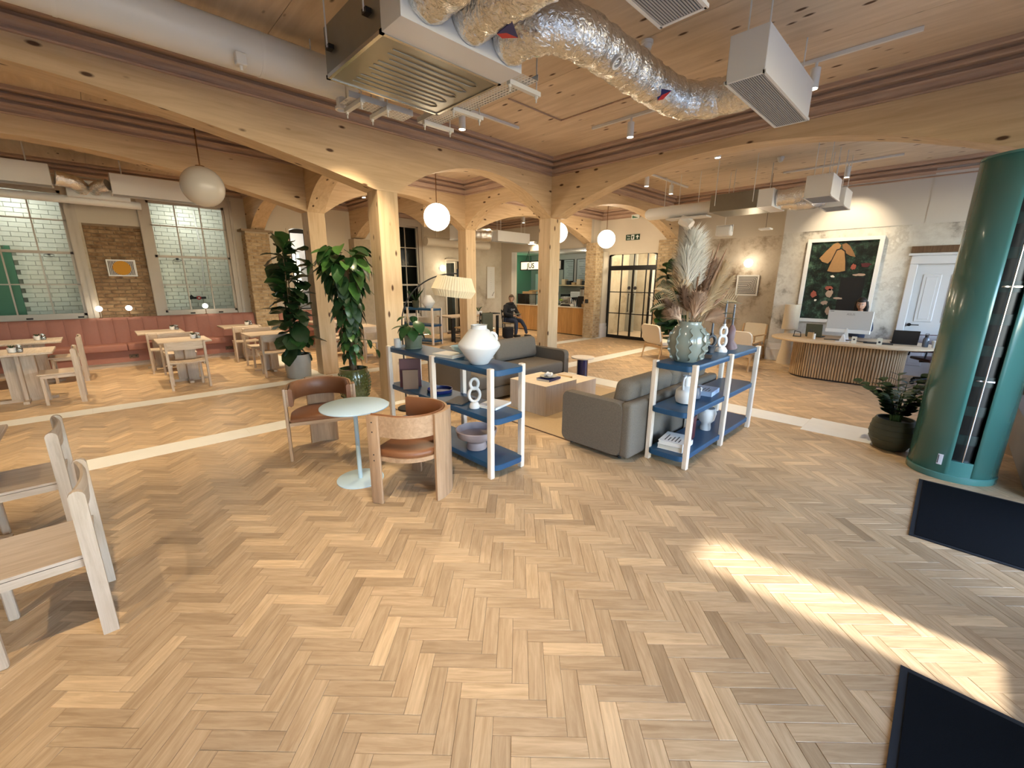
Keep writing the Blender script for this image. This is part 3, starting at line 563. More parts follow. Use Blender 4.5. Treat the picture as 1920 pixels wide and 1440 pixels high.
# ================================================================== FURNITURE
def stadium(hx,hy,n=20,cx=0,cy=0):
    """rounded-end outline, long side along y"""
    s=hy-hx; return [(cx+hx*math.cos(PI*k/n),cy+s+hx*math.sin(PI*k/n)) for k in range(n+1)]+[(cx-hx*math.cos(PI*k/n),cy-s-hx*math.sin(PI*k/n)) for k in range(n+1)]
def rrect(x0,x1,y0,y1,r,n=5):
    o=[]
    for cx,cy,a0 in ((x1-r,y1-r,0),(x0+r,y1-r,90),(x0+r,y0+r,180),(x1-r,y0+r,270)):
        o+=[(cx+r*math.cos(R(a0+90*k/n)),cy+r*math.sin(R(a0+90*k/n))) for k in range(n+1)]
    return o
# ---- cafe table and chair
def cafe_table(label):
    t=thing('cafe_table',label,'table',group='pale wood cafe tables')
    MB().rbox(-.37,.37,-.38,.38,.712,.742,.004,1).obj('tabletop','cafe_wood_x',t)
    MB().box(-.15,.15,-.02,.02,.04,.712).obj('pedestal_board','cafe_wood_z',t); MB().box(-.02,.02,-.16,-.02,.04,.712).obj('pedestal_board','cafe_wood_z',t); MB().box(-.02,.02,.02,.16,.04,.712).obj('pedestal_board','cafe_wood_z',t)
    MB().box(-.29,.29,-.03,.03,0,.04).obj('foot','cafe_wood_x',t); MB().box(-.03,.03,.03,.31,0,.04).obj('foot','cafe_wood_y',t); MB().box(-.03,.03,-.31,-.03,0,.04).obj('foot','cafe_wood_y',t)
    return t
def cafe_chair(label,group):
    t=thing('cafe_chair',label,'chair',group=group)
    m=MB(); n=8; vs=[]
    for i in range(n+1):
        x=-.235+.47*i/n; d=.012*(1-(2*i/n-1)**2)
        for y,z in ((-.20,.452),(.215,.452),(.215,.436),(-.20,.436)): vs.append((x,y,z-d))
    m.add(vs,[(4*i+k,4*i+(k+1)%4,4*i+4+(k+1)%4,4*i+4+k) for i in range(n) for k in range(4)]+[(3,2,1,0),(4*n,4*n+1,4*n+2,4*n+3)]); m.obj('seat','cafe_wood_y',t,40)
    for s in (-1,1):
        MB().rbox(s*.205-.02,s*.205+.02,.155,.195,0,.43,.006,1).obj('leg','cafe_wood_z',t)
        # rear post: one leaning board with a rounded top
        x0,x1=sorted((s*.238,s*.270))
        MB().prism([(y-.02,z) for y,z in [(-.205,0),(-.145,0),(-.145,.765)]+[(-.175+.03*math.cos(R(a)),.765+.03*math.sin(R(a))) for a in range(10,171,32)]+[(-.205,.765)]],0,x0,x1).obj('leg','cafe_wood_z',t)
        MB().box(s*.222-.012,s*.222+.012,-.19,.17,.39,.432).obj('side_rail','cafe_wood_y',t)
    MB().box(-.20,.20,.165,.185,.39,.432).obj('front_rail','cafe_wood_x',t)
    m=MB(); vs=[]; n=10
    for i in range(n+1):
        x=-.238+.476*i/n; c=.03*(1-(2*i/n-1)**2)
        for y,z in ((-.172,.655),(-.192,.655),(-.200,.775),(-.188,.790),(-.176,.785)): vs.append((x,y-c,z))
    m.add(vs,[(5*i+k,5*i+(k+1)%5,5*i+5+(k+1)%5,5*i+5+k) for i in range(n) for k in range(5)]+[(4,3,2,1,0),tuple(5*n+k for k in range(5))]); m.obj('backrest','cafe_wood_x',t,50)
    return t
tb=cafe_table('pale wood cafe table by the window bench, under the sun picture'); tb.location=(.80,11.2,0)
dup(tb,(.96,9.38,0),0,'pale wood cafe table in front of the bench table, bare chairs on both sides')
dup(tb,(2.25,11.4,0),0,'pale wood cafe table against the pink bench, nearest the brick pier'); dup(tb,(2.31,9.43,0),0,'pale wood cafe table partly hidden by the fiddle leaf fig')
dup(tb,(-.98,9.32,0),PI/2,'pale wood cafe table turned sideways next to the stone strip, below the left window'); dup(tb,(-.95,10.8,0),PI/2,'pale wood cafe table at the pink bench under the left window')
dup(tb,(4.15,11.3,0),0,'pale wood cafe table seen between two timber columns, at the pink bench'); dup(tb,(4.3,9.6,0),0,'pale wood cafe table seen behind the climbing plant')
dup(tb,(-1.0,4.26,0),PI/2,'pale wood table at the left edge beside the two near chairs')
ch=cafe_chair('pale wood chair at the bench table under the sun picture, back to the stone strip','pale wood cafe chairs'); ch.location=(.80,10.64,0)
CH=[((.90,8.80,0),0,'pale wood chair in front of the middle cafe table, back to the stone strip'),((.95,9.98,0),PI,'pale wood chair behind the middle cafe table, facing the stone strip'),
((2.25,10.92,0),0,'pale wood chair at the bench table nearest the brick pier'),((2.28,8.86,0),0,'pale wood chair at the table beside the concrete planter, back to the strip'),((2.32,9.98,0),PI,'pale wood chair behind the table beside the concrete planter'),
((-.58,8.97,0),PI/2,'pale wood chair at the far left table, standing next to the stone strip'),((-.56,10.75,0),PI/2,'pale wood chair at the bench table under the left window'),
((4.15,10.8,0),0,'pale wood chair at the bench table seen between two timber columns'),((4.3,9.0,0),0,'pale wood chair seen low behind the climbing plant'),((4.0,10.1,0),PI,'pale wood chair behind the table seen past the climbing plant'),
((-.42,2.99,0),PI/2,'pale limed wood chair at the left edge, its long shadow on the floor'),((-.56,4.2,0),PI/2,'pale limed wood chair right behind the nearest left chair'),((-.60,1.22,0),PI/2,'pale limed wood chair cut off at the bottom left corner')]
for loc,rz,lb in CH: dup(ch,loc,rz,lb)
# ---- condiments on the cafe tables
def condiments(x,y,z,where):
    g='condiment sets on the cafe tables'
    t=thing('table_planter','small white pot with a dark succulent on '+where,'plant pot',(x,y,z),group=g)
    MB().lathe([(.032,0),(.042,.004),(.048,.07),(.044,.07),(.040,.055),(.001,.055)],14,cap=False).obj('pot','pot_white',t,40)
    for k in range(7):
        a=k*2.4; MB().tube([(0,0,.055),(.02*math.cos(a),.02*math.sin(a),.085),(.04*math.cos(a),.04*math.sin(a),.10+.006*(k%3))],[.008,.007,.001],5).obj('leaf','leaf_dark',t)
    for dx,dy,nm,fill in ((.075,-.02,'sugar_jar','white_ceramic'),(.06,.06,'salt_jar','kraft')):
        j=thing(nm,('small round glass jar of white sugar on ' if nm=='sugar_jar' else 'small round glass jar with brown filling on ')+where,'jar',(x+dx,y+dy,z),group=g)
        MB().lathe([(.025,0),(.032,.012),(.034,.05),(.026,.068),(.026,.078)],14).obj('jar_body','jar_glass',j,40); MB().cyl((0,0,.006),(0,0,.035),.027,n=12).obj('contents',fill,j); MB().lathe([(.029,.078),(.029,.092),(.01,.10)],14).obj('lid','steel',j,40)
for q in [(1.02,11.3,'the bench table under the sun picture'),(1.12,9.40,'the middle cafe table'),(2.42,11.45,'the bench table by the brick pier'),(-1.0,9.2,'the far left cafe table'),(-.86,10.85,'the bench table under the left window')]: condiments(q[0],q[1],.742,q[2])
# ---- pink channelled bench
def bench(x0,x1,label):
    t=thing('banquette',label,'bench',((x0+x1)/2,12.0,0)); h=(x1-x0)/2
    MB().box(-h,h,-.28,.24,.10,.33).obj('base','pink_velvet',t); MB().box(-h,h,-.25,.24,0,.10).obj('plinth','cafe_wood_x',t)
    n=max(1,round(2*h/.24)); st=2*h/n
    def channel(u0,u1):
        m=MB(); vs=[]; k=6
        for i in range(k+1):
            u=u0+(u1-u0)*i/k; b=.022*math.sqrt(max(0,1-(2*i/k-1)**2))
            for y,z in ((.02-b,.44),(.09-b,.93),(.12-b*.5,.978),(.25,.985),(.25,.44)): vs.append((u,y,z))
        return m.add(vs,[(5*i+q,5*i+(q+1)%5,5*i+5+(q+1)%5,5*i+5+q) for i in range(k) for q in range(5)]+[(4,3,2,1,0),tuple(5*k+q for q in range(5))])
    cm=channel(-st/2+.001,st/2-.001).mesh('back_channel','pink_velvet',50)
    for i in range(n): inst(cm,t,(-h+st*(i+.5),0,0),name='back_channel')
    for i in range(max(1,round(2*h/1.2))):
        k=max(1,round(2*h/1.2)); a=-h+2*h*i/k
        MB().rbox(a+.002,a+2*h/k-.002,-.36,.03,.335,.47,.025,3).obj('seat_cushion','pink_velvet',t,50)
    for q in ((.35-(x0+x1)/2),(2.05-(x0+x1)/2)):
        if -h<q<h:
            s=MB().rbox(q-.075,q+.075,-.287,-.28,.17,.25,.002,1).obj('socket_plate','dark_wood',t)
            for d in (-.035,.035): MB().cyl((q+d,-.286,.21),(q+d,-.289,.21),.014,n=8).obj('socket_holes','black_matte',s)
    return t
bench(-3.4,2.74,'long dusty pink velvet bench with channelled back under the big windows'); bench(3.3,5.4,'short dusty pink velvet bench past the brick pier, behind the plants')
for k,(xx,lb) in enumerate(((-.02,'below the left window'),(.44,'below the sun picture'),(1.78,'below the right window'))):
    t=thing('bench_lamp','small glowing globe lamp on the pink bench top, '+lb,'lamp',(xx,12.18,.985),group='globe lamps on the pink bench'); MB().cyl((0,0,0),(0,0,.012),.03,n=14).obj('base','brass',t); MB().cyl((0,0,.012),(0,0,.15),.007,n=8).obj('stem','brass',t); MB().sphere((0,0,.19),.055,18,12).obj('globe','globe_on',t,60)
    lampdata('bench_lamp_glow','POINT',3.5,WARM,(0,-.02,.19),size=.06,parent=t)
# ---- leather tub chairs
def tub_chair(label):
    t=thing('tub_chair',label,'chair',group='leather and oak tub chairs'); r=.295
    def path(rr,n=26,y0=.20):
        return [(rr,y0)]+[(rr*math.cos(a),rr*math.sin(a)) for a in [-PI*k/n for k in range(n+1)]]+[(-rr,y0)]
    def band(r0,r1,z0,z1,name,mat,y0=.20,rnd=0,sm=40):
        A,B=path(r0,y0=y0),path(r1,y0=y0); m=MB(); vs=[]; n=len(A)
        for (a,b) in zip(A,B):
            am=((a[0]+b[0])/2,(a[1]+b[1])/2)
            if rnd: vs+=[(a[0],a[1],z0+rnd),(am[0],am[1],z0),(b[0],b[1],z0+rnd),(b[0],b[1],z1-rnd),(am[0],am[1],z1),(a[0],a[1],z1-rnd)]
            else: vs+=[(a[0],a[1],z0),(b[0],b[1],z0),(b[0],b[1],z1),(a[0],a[1],z1)]
        q=6 if rnd else 4
        m.add(vs,[(q*i+k,q*i+(k+1)%q,q*i+q+(k+1)%q,q*i+q+k) for i in range(n-1) for k in range(q)]+[tuple(range(q)),tuple(q*(n-1)+k for k in range(q))]); return m.obj(name,mat,t,sm)
    band(.285,.303,.575,.745,'back_band','chair_oak_x'); band(.245,.286,.565,.752,'back_pad','leather',rnd=.016,sm=60)
    for s in (-1,1):
        a,b=sorted((s*.303,s*.331)); l=MB().rbox(a,b,.105,.205,0,.752,.008,2).obj('leg','chair_oak_z',t,40)
        for z in (.70,.62,.43,.38): MB().cyl((s*.3305,.155,z),(s*.3325,.155,z),.006,n=8).obj('bolt','black_matte',l)
    m=MB(); vs=[]; n=10
    for k in range(n+1):
        a=-PI/2+R(26)*(2*k/n-1)
        for rr in (.304,.330):
            for z in (0,.752): vs.append((rr*math.cos(a),rr*math.sin(a),z))
    m.add(vs,[(4*i,4*i+1,4*i+5,4*i+4) for i in range(n)]+[(4*i+2,4*i+6,4*i+7,4*i+3) for i in range(n)]+[(4*i+1,4*i+3,4*i+7,4*i+5) for i in range(n)]+[(4*i,4*i+4,4*i+6,4*i+2) for i in range(n)]+[(0,2,3,1),(4*n,4*n+1,4*n+3,4*n+2)]); m.obj('rear_leg','chair_oak_z',t,40)
    outl=[(.30,.20)]+[(.30*math.cos(a),.30*math.sin(a)) for a in [-PI*k/24 for k in range(25)]]+[(-.30,.20)]
    MB().prism(outl[::-1],2,.37,.405).obj('seat_frame','chair_oak_x',t,40)
    m=MB(); sc=[(.95,.405),(.975,.42),(.965,.445),(.90,.458)]; vs=[]; N=len(outl)
    for f,z in sc: vs+=[(x*f,y*f,z) for x,y in outl]
    m.add(vs,[(i*N+k,i*N+(k+1)%N,(i+1)*N+(k+1)%N,(i+1)*N+k) for i in range(3) for k in range(N)]+[tuple(range(N-1,-1,-1)),tuple(range(3*N,4*N))]); m.obj('seat_cushion','leather',t,60)
    return t
tc1=tub_chair('tan leather and oak tub chair with its back to the blue shelf and camera side'); tc1.location=(1.735,3.0,0); tc1.rotation_euler=(0,0,math.atan2(.87,-.48)-PI/2)
dup(tc1,(1.50,4.40,0),math.atan2(-.94,-.33)-PI/2,'tan leather and oak tub chair standing in front of the studded green planter')
t=thing('side_table','round pale blue metal pedestal table between the leather chairs','table',(1.47,3.5,0)); MB().lathe([(.205,0),(.205,.008),(.20,.011),(.001,.012)],48).obj('base_disc','blue_table',t,40); MB().cyl((0,0,.01),(0,0,.69),.019,n=20).obj('stem','blue_table',t,40); MB().lathe([(.001,.688),(.285,.688),(.29,.693),(.29,.70),(.285,.704),(.001,.704)],64,cap=False).obj('tabletop','blue_table',t,40)
# ---- blue shelving units
def shelf_unit(label,loc,rz):
    t=thing('shelf_unit',label,'shelf',loc,rz,'blue shelves with pale legs')
    for z in (.075,.52,.965): 
        o=MB(); pl=rrect(-.955,.955,-.19,.19,.07); N=len(pl); vs=[]
        for f,zz in ((.004,0),(0,.004),(0,.051),(.004,.055)): vs+=[(x*(1-f),y*(1-f*4),z+zz) for x,y in pl]
        o.add(vs,[(i*N+k,i*N+(k+1)%N,(i+1)*N+(k+1)%N,(i+1)*N+k) for i in range(3) for k in range(N)]+[tuple(range(N-1,-1,-1)),tuple(range(3*N,4*N))]); o.obj('shelf_board','shelf_blue',t,40)
    for x in (-.90,0,.90):
        for y in (-.195,.195): MB().rbox(x-.027,x+.027,y-.024,y+.024,0,1.035,.005,1).obj('leg','ash_z',t)
    return t
SR=(4.745,1.725); SLc=(2.54,3.58)
shelf_unit('blue shelf with pale wood legs holding the dried grass vase, behind the near sofa',(SR[0],SR[1],0),0)
shelf_unit('blue shelf with pale wood legs holding the round white vase, beside the leather chair',(SLc[0],SLc[1],0),PI/2)
shelf_unit('blue shelf with pale wood legs far behind the arc lamp, in the back bay',(6.55,10.95,0),PI/2+.3)
ZT=1.022; ZM=.577; ZB=.132
# ---- books
def book(label,loc,rz,l,w,h,cov,pages='paper',stand=False,group=None,lines=0):
    t=thing('book',label,'book',loc,rz,group)
    if stand: M_=Matrix.Rotation(-PI/2,4,'Y')
    else: M_=Matrix.Identity(4)
    b=.004
    parts=[('cover',cov,(-l/2,l/2,-w/2,w/2,0,b)),('cover',cov,(-l/2,l/2,-w/2,w/2,h-b,h)),('spine',cov,(-l/2,l/2,-w/2,-w/2+b,b,h-b)),('pages',pages,(-l/2+.004,l/2-.004,-w/2+b,w/2-.005,b,h-b))]
    for n_,c_,d_ in parts:
        m=MB().box(*d_)
        if stand: m.xf(Matrix.Translation((0,0,l/2))@M_)
        m.obj(n_,c_,t)
    if lines and not stand:
        for k in range(lines): MB().box(-l*.36,-l*.36+l*(.3+.35*((k*37)%10)/10),-w*.3+k*w*.14,-w*.3+k*w*.14+w*.045,h,h+.0006).obj('printed_line','ink',t)
    return t
book('thin white book lying beside the teal glass bowl on the blue shelf',(2.50,3.50,ZT),PI/2+.2,.28,.21,.03,'book_white')
book('white book with grey edges beside the round white vase',(2.63,3.18,ZT),PI/2+.5,.24,.18,.036,'book_white','book_grey')
book('large grey photo book lying under the stacked ring sculpture shelf',(2.655,2.98,ZM),.25,.28,.22,.022,'book_white','paper',lines=0)
book('flat dark book beside the stacked ring sculpture',(2.50,3.33,ZM),.4,.26,.2,.012,'ink')
book('tall maroon and white book standing on the middle blue shelf',(2.46,4.22,ZM),1.05,.33,.24,.035,'book_maroon',stand=True)
book('small brown book leaning against the tall maroon book',(2.40,4.12,ZM),1.05,.22,.17,.025,'book_brown','book_brown',stand=True)
book('navy book under the grey plate on the coffee table',(4.42,3.80,.42),.15,.30,.22,.035,'book_navy')
book('ochre book lying on the lower coffee table block',(4.92,3.98,.30),.2,.30,.24,.05,'book_tan','book_grey')
book('blue white catalogue lying on the middle shelf by the glass jug',(4.70,1.74,ZM),.1,.30,.22,.05,'book_blue','book_blue',lines=4)
book('upper white book of the pair on the bottom blue shelf',(4.02,1.73,ZB+.052),.15,.31,.24,.04,'book_white','book_white',lines=5)
book('lower white book of the pair on the bottom blue shelf',(4.04,1.73,ZB),.1,.33,.25,.05,'book_white','paper')
book('dark maroon book standing on the bottom shelf behind the white pair',(4.33,1.72,ZB),PI/2+.15,.25,.21,.04,'book_maroon',stand=True)
book('slim black magazine beside the sage vase on the blue shelf',(4.42,1.70,ZT),.3,.24,.17,.012,'ink','ink')
# ---- objects on the left blue shelf
t=thing('round_vase','matt white double-cone vase with small lug handles on the blue shelf','vase',(2.47,2.98,ZT)); MB().lathe([(.075,0),(.085,.006),(.19,.155),(.197,.175),(.19,.195),(.095,.315),(.075,.325),(.072,.355),(.078,.362),(.062,.362),(.06,.33),(.001,.32)],48,cap=False).obj('body','white_ceramic',t,50)
for a in (-.75,): MB().tube([(.112*math.cos(a),.112*math.sin(a),.29),(.142*math.cos(a),.142*math.sin(a),.285),(.158*math.cos(a),.158*math.sin(a),.262),(.16*math.cos(a),.16*math.sin(a),.225)],.015,8).obj('handle','white_ceramic',t,60)
t=thing('glass_bowl','wavy pale teal glass bowl on the blue shelf','bowl',(2.60,3.36,ZT+.037)); MB().lathe([(.04,0),(.06,.006),(.11,.04),(.135,.075),(.130,.076),(.105,.045),(.055,.012),(.001,.01)],28,cap=False,wob=lambda a,z:1+(.14*math.sin(3*a) if z>.03 else 0)).obj('bowl_body','art_glass_teal',t,60)
t=thing('shelf_cup','small white cup beside the plant pot on the blue shelf','cup',(2.40,4.36,ZT)); MB().lathe([(.034,0),(.042,.01),(.042,.105),(.037,.105),(.036,.02),(.001,.018)],20,cap=False).obj('cup_body','white_ceramic',t,50)
def ring_sculpture(label,loc,rz,mat,rings,foot,name='ring_sculpture',cat='sculpture',th=.016):
    t=thing(name,label,cat,loc,rz); MB().lathe(foot,20).obj('foot',mat,t,50); z=foot[-1][1]-.004
    for (rx,rz_) in rings:
        MB().tube([(rx*math.cos(a),0,z+rz_+rz_*math.sin(a)) for a in [2*PI*k/28 for k in range(28)]],th,10,closed=True).obj('ring',mat,t,60); z+=2*rz_-.008
    return t,z
ring_sculpture('white stacked ring sculpture on a dome foot on the middle shelf',(2.46,3.05,ZM),-.55,'white_ceramic',[(.052,.068),(.038,.05)],[(.05,0),(.052,.015),(.04,.05),(.02,.066)])
t=thing('serving_tray','round dark navy tray on the middle blue shelf','tray',(2.56,3.78,ZM)); MB().lathe([(.13,0),(.135,.004),(.14,.04),(.134,.04),(.13,.01),(.001,.008)],36,cap=False).obj('tray_body','book_navy',t,50)
t=thing('footed_bowl','mauve stoneware footed bowl on the bottom blue shelf','bowl',(2.52,3.10,ZB)); MB().lathe([(.10,0),(.105,.01),(.09,.07),(.11,.09),(.19,.13),(.21,.20),(.20,.205),(.18,.14),(.08,.10),(.001,.098)],36,cap=False).obj('bowl_body','mauve_bowl',t,50)
# ---- arc floor lamp
t=thing('arc_lamp','black arc floor lamp with a pleated cream shade behind the blue shelf','lamp',(2.93,5.12,0)); MB().lathe([(.15,0),(.15,.022),(.14,.03),(.001,.03)],36).obj('base_disc','black_matte',t,40)
dx,dy=.80,-.60
def ap(u,z): return (dx*u,dy*u,z)
MB().tube([ap(-.03,.03),ap(-.03,.6),ap(-.03,1.2)],.011,8).obj('pole','black_matte',t,60)
MB().tube([ap(-.03,1.2)]+[ap(-.03+.72*(1-math.cos(a)),1.2+.67*math.sin(a)) for a in [PI/2*k/16 for k in range(1,17)]]+[ap(.74,1.868)],.009,8).obj('arm','black_matte',t,60)
MB().cyl(ap(.735,1.80),ap(.735,1.93),.011,n=8).obj('shade_holder','black_matte',t)
m=MB(); m.lathe([(.225,.10),(.295,-.075),(.245,-.165)],96,cap=False,wob=lambda a,z:1+.012*(1 if int(round(a/(2*PI)*96))%2 else -1)); m.xf(Matrix.Translation((dx*.735-.04,dy*.735+.03,1.73))@Matrix.Rotation(R(-6),4,Vector((dx,dy,0)).cross(Vector((0,0,1)))) ); m.obj('lamp_shade','lampshade',t)
MB().sphere((dx*.735,dy*.735,1.72),.04,14,8).obj('bulb','white_gloss',t,60)
tag(MB().tube([(2.772,5.16,.012),(2.78,5.4,.008),(2.84,5.5,.02),(2.90,5.53,.10)],.005,6).obj('lamp_cable','wire',None,60),'black cable from the arc lamp base to the timber column','cable')
# ---- objects on the right blue shelf
t=thing('dried_flower_vase','large sage green ceramic vase with wavy vertical fins on the blue shelf','vase',(4.06,1.72,ZT))
MB().lathe([(.10,0),(.115,.01),(.155,.08),(.178,.17),(.17,.25),(.13,.33),(.105,.36),(.11,.39),(.095,.388),(.09,.35),(.001,.34)],40,cap=False).obj('body','sage_ceramic',t,50)
for k in range(9):
    a=2*PI*k/9+.2; m=MB(); vs=[]; n=22
    for i in range(n+1):
        z=.02+.31*i/n; prof=[(.0,.115),(.08,.155),(.17,.178),(.25,.17),(.33,.13)]; r=.13
        for (z0,r0),(z1,r1) in zip(prof,prof[1:]):
            if z0<=z<=z1: r=r0+(r1-r0)*(z-z0)/(z1-z0)
        aa=a+.07*math.sin(i*2*PI/5.5)
        for rr,da in ((r-.01,0.03),(r+.017+.010*math.sin(i*2*PI/5.5),0),(r-.01,-.03)): vs.append((rr*math.cos(aa+da),rr*math.sin(aa+da),z))
    m.add(vs,[(3*i+k2,3*i+k2+1,3*i+k2+4,3*i+k2+3) for i in range(n) for k2 in range(2)]+[(0,1,2),(3*n+2,3*n+1,3*n)]); m.obj('wavy_fin','sage_ceramic',t,60)
def candle(loc,h,holder,label,mat='candle_grey'):
    c=thing('taper_candle',label,'candle',loc,0,'taper candles on the blue shelf'); MB().cyl((0,0,0),(0,0,h),.012,.010,n=12).obj('wax',mat,c,40); MB().cyl((0,0,h-.02),(0,0,h+.003),.0112,.006,n=12).obj('melted_tip','candle_white',c,40); MB().cyl((0,0,h),(0,0,h+.012),.0015,n=5).obj('wick','ink',c)
h1,z=ring_sculpture('white looped candle holder with two rings on a dome foot',(4.92,1.70,ZT),-.75,'white_gloss',[(.042,.062),(.034,.052)],[(.062,0),(.062,.02),(.045,.05),(.02,.062)],'candle_holder','candle holder'); MB().cyl((0,0,z-.01),(0,0,z+.04),.018,n=14).obj('cup','white_gloss',h1,40); candle((4.92,1.70,ZT+z+.02),.27,0,'dark grey taper candle in the white looped holder')
h2,z=ring_sculpture('charcoal candle holder with one ring on a thick stem',(4.76,1.76,ZT),-.75,'charcoal_ceramic',[(.045,.058)],[(.038,0),(.036,.04),(.042,.075)],'candle_holder','candle holder',.02); MB().cyl((0,0,z-.01),(0,0,z+.04),.018,n=14).obj('cup','charcoal_ceramic',h2,40); candle((4.76,1.76,ZT+z+.02),.23,0,'dark grey taper candle in the charcoal ring holder')
h3=thing('candle_holder','mauve brown twisted blob candle holder','candle holder',(5.16,1.70,ZT+.014)); MB().tube([(.035,0,0),(.03,0,.03),(.0,0,.09),(-.01,0,.15),(.02,0,.22),(.015,0,.27)],[.075,.07,.04,.048,.04,.016],14).obj('body','mauve_ceramic',h3,60); candle((5.175,1.70,ZT+.26),.25,0,'dark grey taper candle in the mauve blob holder')
t=thing('handled_jug','white round jug with a tall strap handle on the middle shelf','jug',(4.14,1.72,ZM)); MB().lathe([(.06,0),(.085,.01),(.10,.06),(.095,.13),(.06,.165),(.035,.18),(.034,.26),(.04,.285),(.03,.284),(.001,.28)],28,cap=False).obj('body','white_ceramic',t,50); MB().tube([(-.075,0,.15),(-.085,0,.22),(-.075,0,.27),(-.03,0,.28)],.012,8).obj('handle','white_ceramic',t,60)
t=thing('glass_jug','small grey glass jug with a loop handle on the middle shelf','jug',(4.38,1.72,ZM)); MB().lathe([(.04,0),(.055,.01),(.06,.07),(.045,.11),(.05,.13)],20).obj('body','candle_grey',t,50); MB().tube([(.05,0,.03),(.10,-.02,.06),(.11,-.02,.10),(.05,0,.12)],.007,7).obj('handle','white_gloss',t,60)
t=thing('white_goblet_vase','white footed vase on the bottom blue shelf','vase',(4.78,1.72,ZB)); MB().lathe([(.055,0),(.058,.02),(.05,.08),(.085,.12),(.10,.2),(.09,.25),(.08,.26),(.001,.25)],28,cap=False).obj('body','white_ceramic',t,50)
# ---- sofas, local front along +y
def sofa(label,loc,rz,wd=2.15,dp=.86):
    t=thing('sofa',label,'sofa',loc,rz,'grey brown fabric sofas'); h=wd/2; d=dp/2
    for s in (-1,1):
        a,b=sorted((s*h,s*(h-.115))); m=MB(); pl=rrect(-d+.02,d-.02,.045,.61,.075,6); N=len(pl); vs=[]
        for f,x in ((.02,a),(0,a+.02),(0,b-.02),(.02,b)): vs+=[(x,y*(1-f*1.2),.33+(z-.33)*(1-f*1.2)) for y,z in pl]
        m.add(vs,[(i*N+k,i*N+(k+1)%N,(i+1)*N+(k+1)%N,(i+1)*N+k) for i in range(3) for k in range(N)]+[tuple(range(N-1,-1,-1)),tuple(range(3*N,4*N))]); m.obj('arm','sofa_fabric',t,50)
    MB().rbox(-h+.0,h-.0,-d-.07,-d+.05,.045,.62,.04,4).obj('back_panel','sofa_fabric',t,50)
    MB().rbox(-h+.12,h-.12,-d+.05,d-.06,.045,.22,.015,2).obj('base','sofa_fabric',t,50)
    MB().rbox(-h+.12,h-.12,-d+.06,d-.04,.222,.425,.04,4).obj('seat_cushion','sofa_fabric',t,50)
    for s in (-1,1):
        a,b=sorted((s*.006,s*(h-.125))); m=MB().rbox(a,b,-.10,.10,0,.38,.075,5); c=Vector(((a+b)/2,0,.19))
        m.v=[(c.x+(v[0]-c.x)*(1+.012*math.sin(v[2]*9)),v[1],v[2]+.012*math.sin((v[0]-a)/(b-a)*PI)) for v in m.v]
        m.xf(Matrix.Translation((0,-d+.17,.425))@Matrix.Rotation(R(10),4,'X')); m.obj('back_cushion','sofa_fabric',t,60)
    for x in (-h+.1,h-.1):
        for y in (-d+.08,d-.1): MB().cyl((x,y,0),(x,y,.05),.02,n=10).obj('foot','black_matte',t)
    return t
sofa('grey brown fabric sofa seen from behind, its side against the right blue shelf',(4.585,2.43,.009),0,2.15,.80)
sofa('grey brown fabric sofa facing the coffee table from beyond the round white vase',(4.62,4.93,.009),PI,2.30,.90)
e=tag(MB().rbox(-.25,.25,-.09,.09,0,.42,.075,4).xf(Matrix.Rotation(R(-16),4,'X')).obj('throw_cushion','sofa_fabric',None,60,(4.05,5.0,.44)),'loose cushion on the far sofa, behind the white vase','cushion')
e=tag(MB().box(3.62,6.0,2.15,4.75,0,.007).obj('rug','rug'),'flat tan rug under the coffee table and sofas','rug'); 
for d_ in ((3.61,3.625,2.15,4.75),(3.61,6.0,2.135,2.15),(3.61,6.0,4.75,4.765)): MB().box(*d_,0,.009).obj('binding','rug_edge',e)
t=thing('coffee_table','pale wood block coffee table, the taller block with the grey plate','table',(4.39,3.87,.0095)); 
m=MB().box(-.33,.33,-.34,.34,0,.41); m.obj('block','coffee_wood',t); MB().box(-.331,.331,-.341,.341,.41,.414).obj('block_top','coffee_top',t)
t=thing('coffee_table','pale wood block coffee table, the lower block with the ochre book','table',(5.08,4.0,.0095)); MB().box(-.345,.345,-.32,.32,0,.288).obj('block','coffee_wood',t); MB().box(-.346,.346,-.321,.321,.288,.293).obj('block_top','coffee_top',t)
t=thing('plate','round grey stoneware plate on the navy book','plate',(4.42,3.80,.455)); MB().lathe([(.06,0),(.07,.004),(.125,.02),(.122,.024),(.07,.010),(.001,.009)],32,cap=False).obj('plate_body','pot_concrete',t,50)
t=thing('knot_ornament','white ceramic knot ornament on the grey plate','ornament',(4.42,3.80,.466)); MB().tube([(.035*(math.sin(a)+2*math.sin(2*a))*.55,.035*(math.cos(a)-2*math.cos(2*a))*.55,.03-.016*math.sin(3*a)) for a in [2*PI*k/48 for k in range(48)]],.015,8,closed=True).obj('knot','white_gloss',t,60)
t=thing('drum_table','small round table with a cream stone top on a navy drum','table',(5.98,4.36,.0095)); MB().cyl((0,0,0),(0,0,.455),.095,n=32).obj('drum','navy_gloss',t,40); MB().lathe([(.001,.455),(.195,.455),(.2,.46),(.2,.475),(.195,.48),(.001,.48)],48,cap=False).obj('tabletop','marble',t,40)
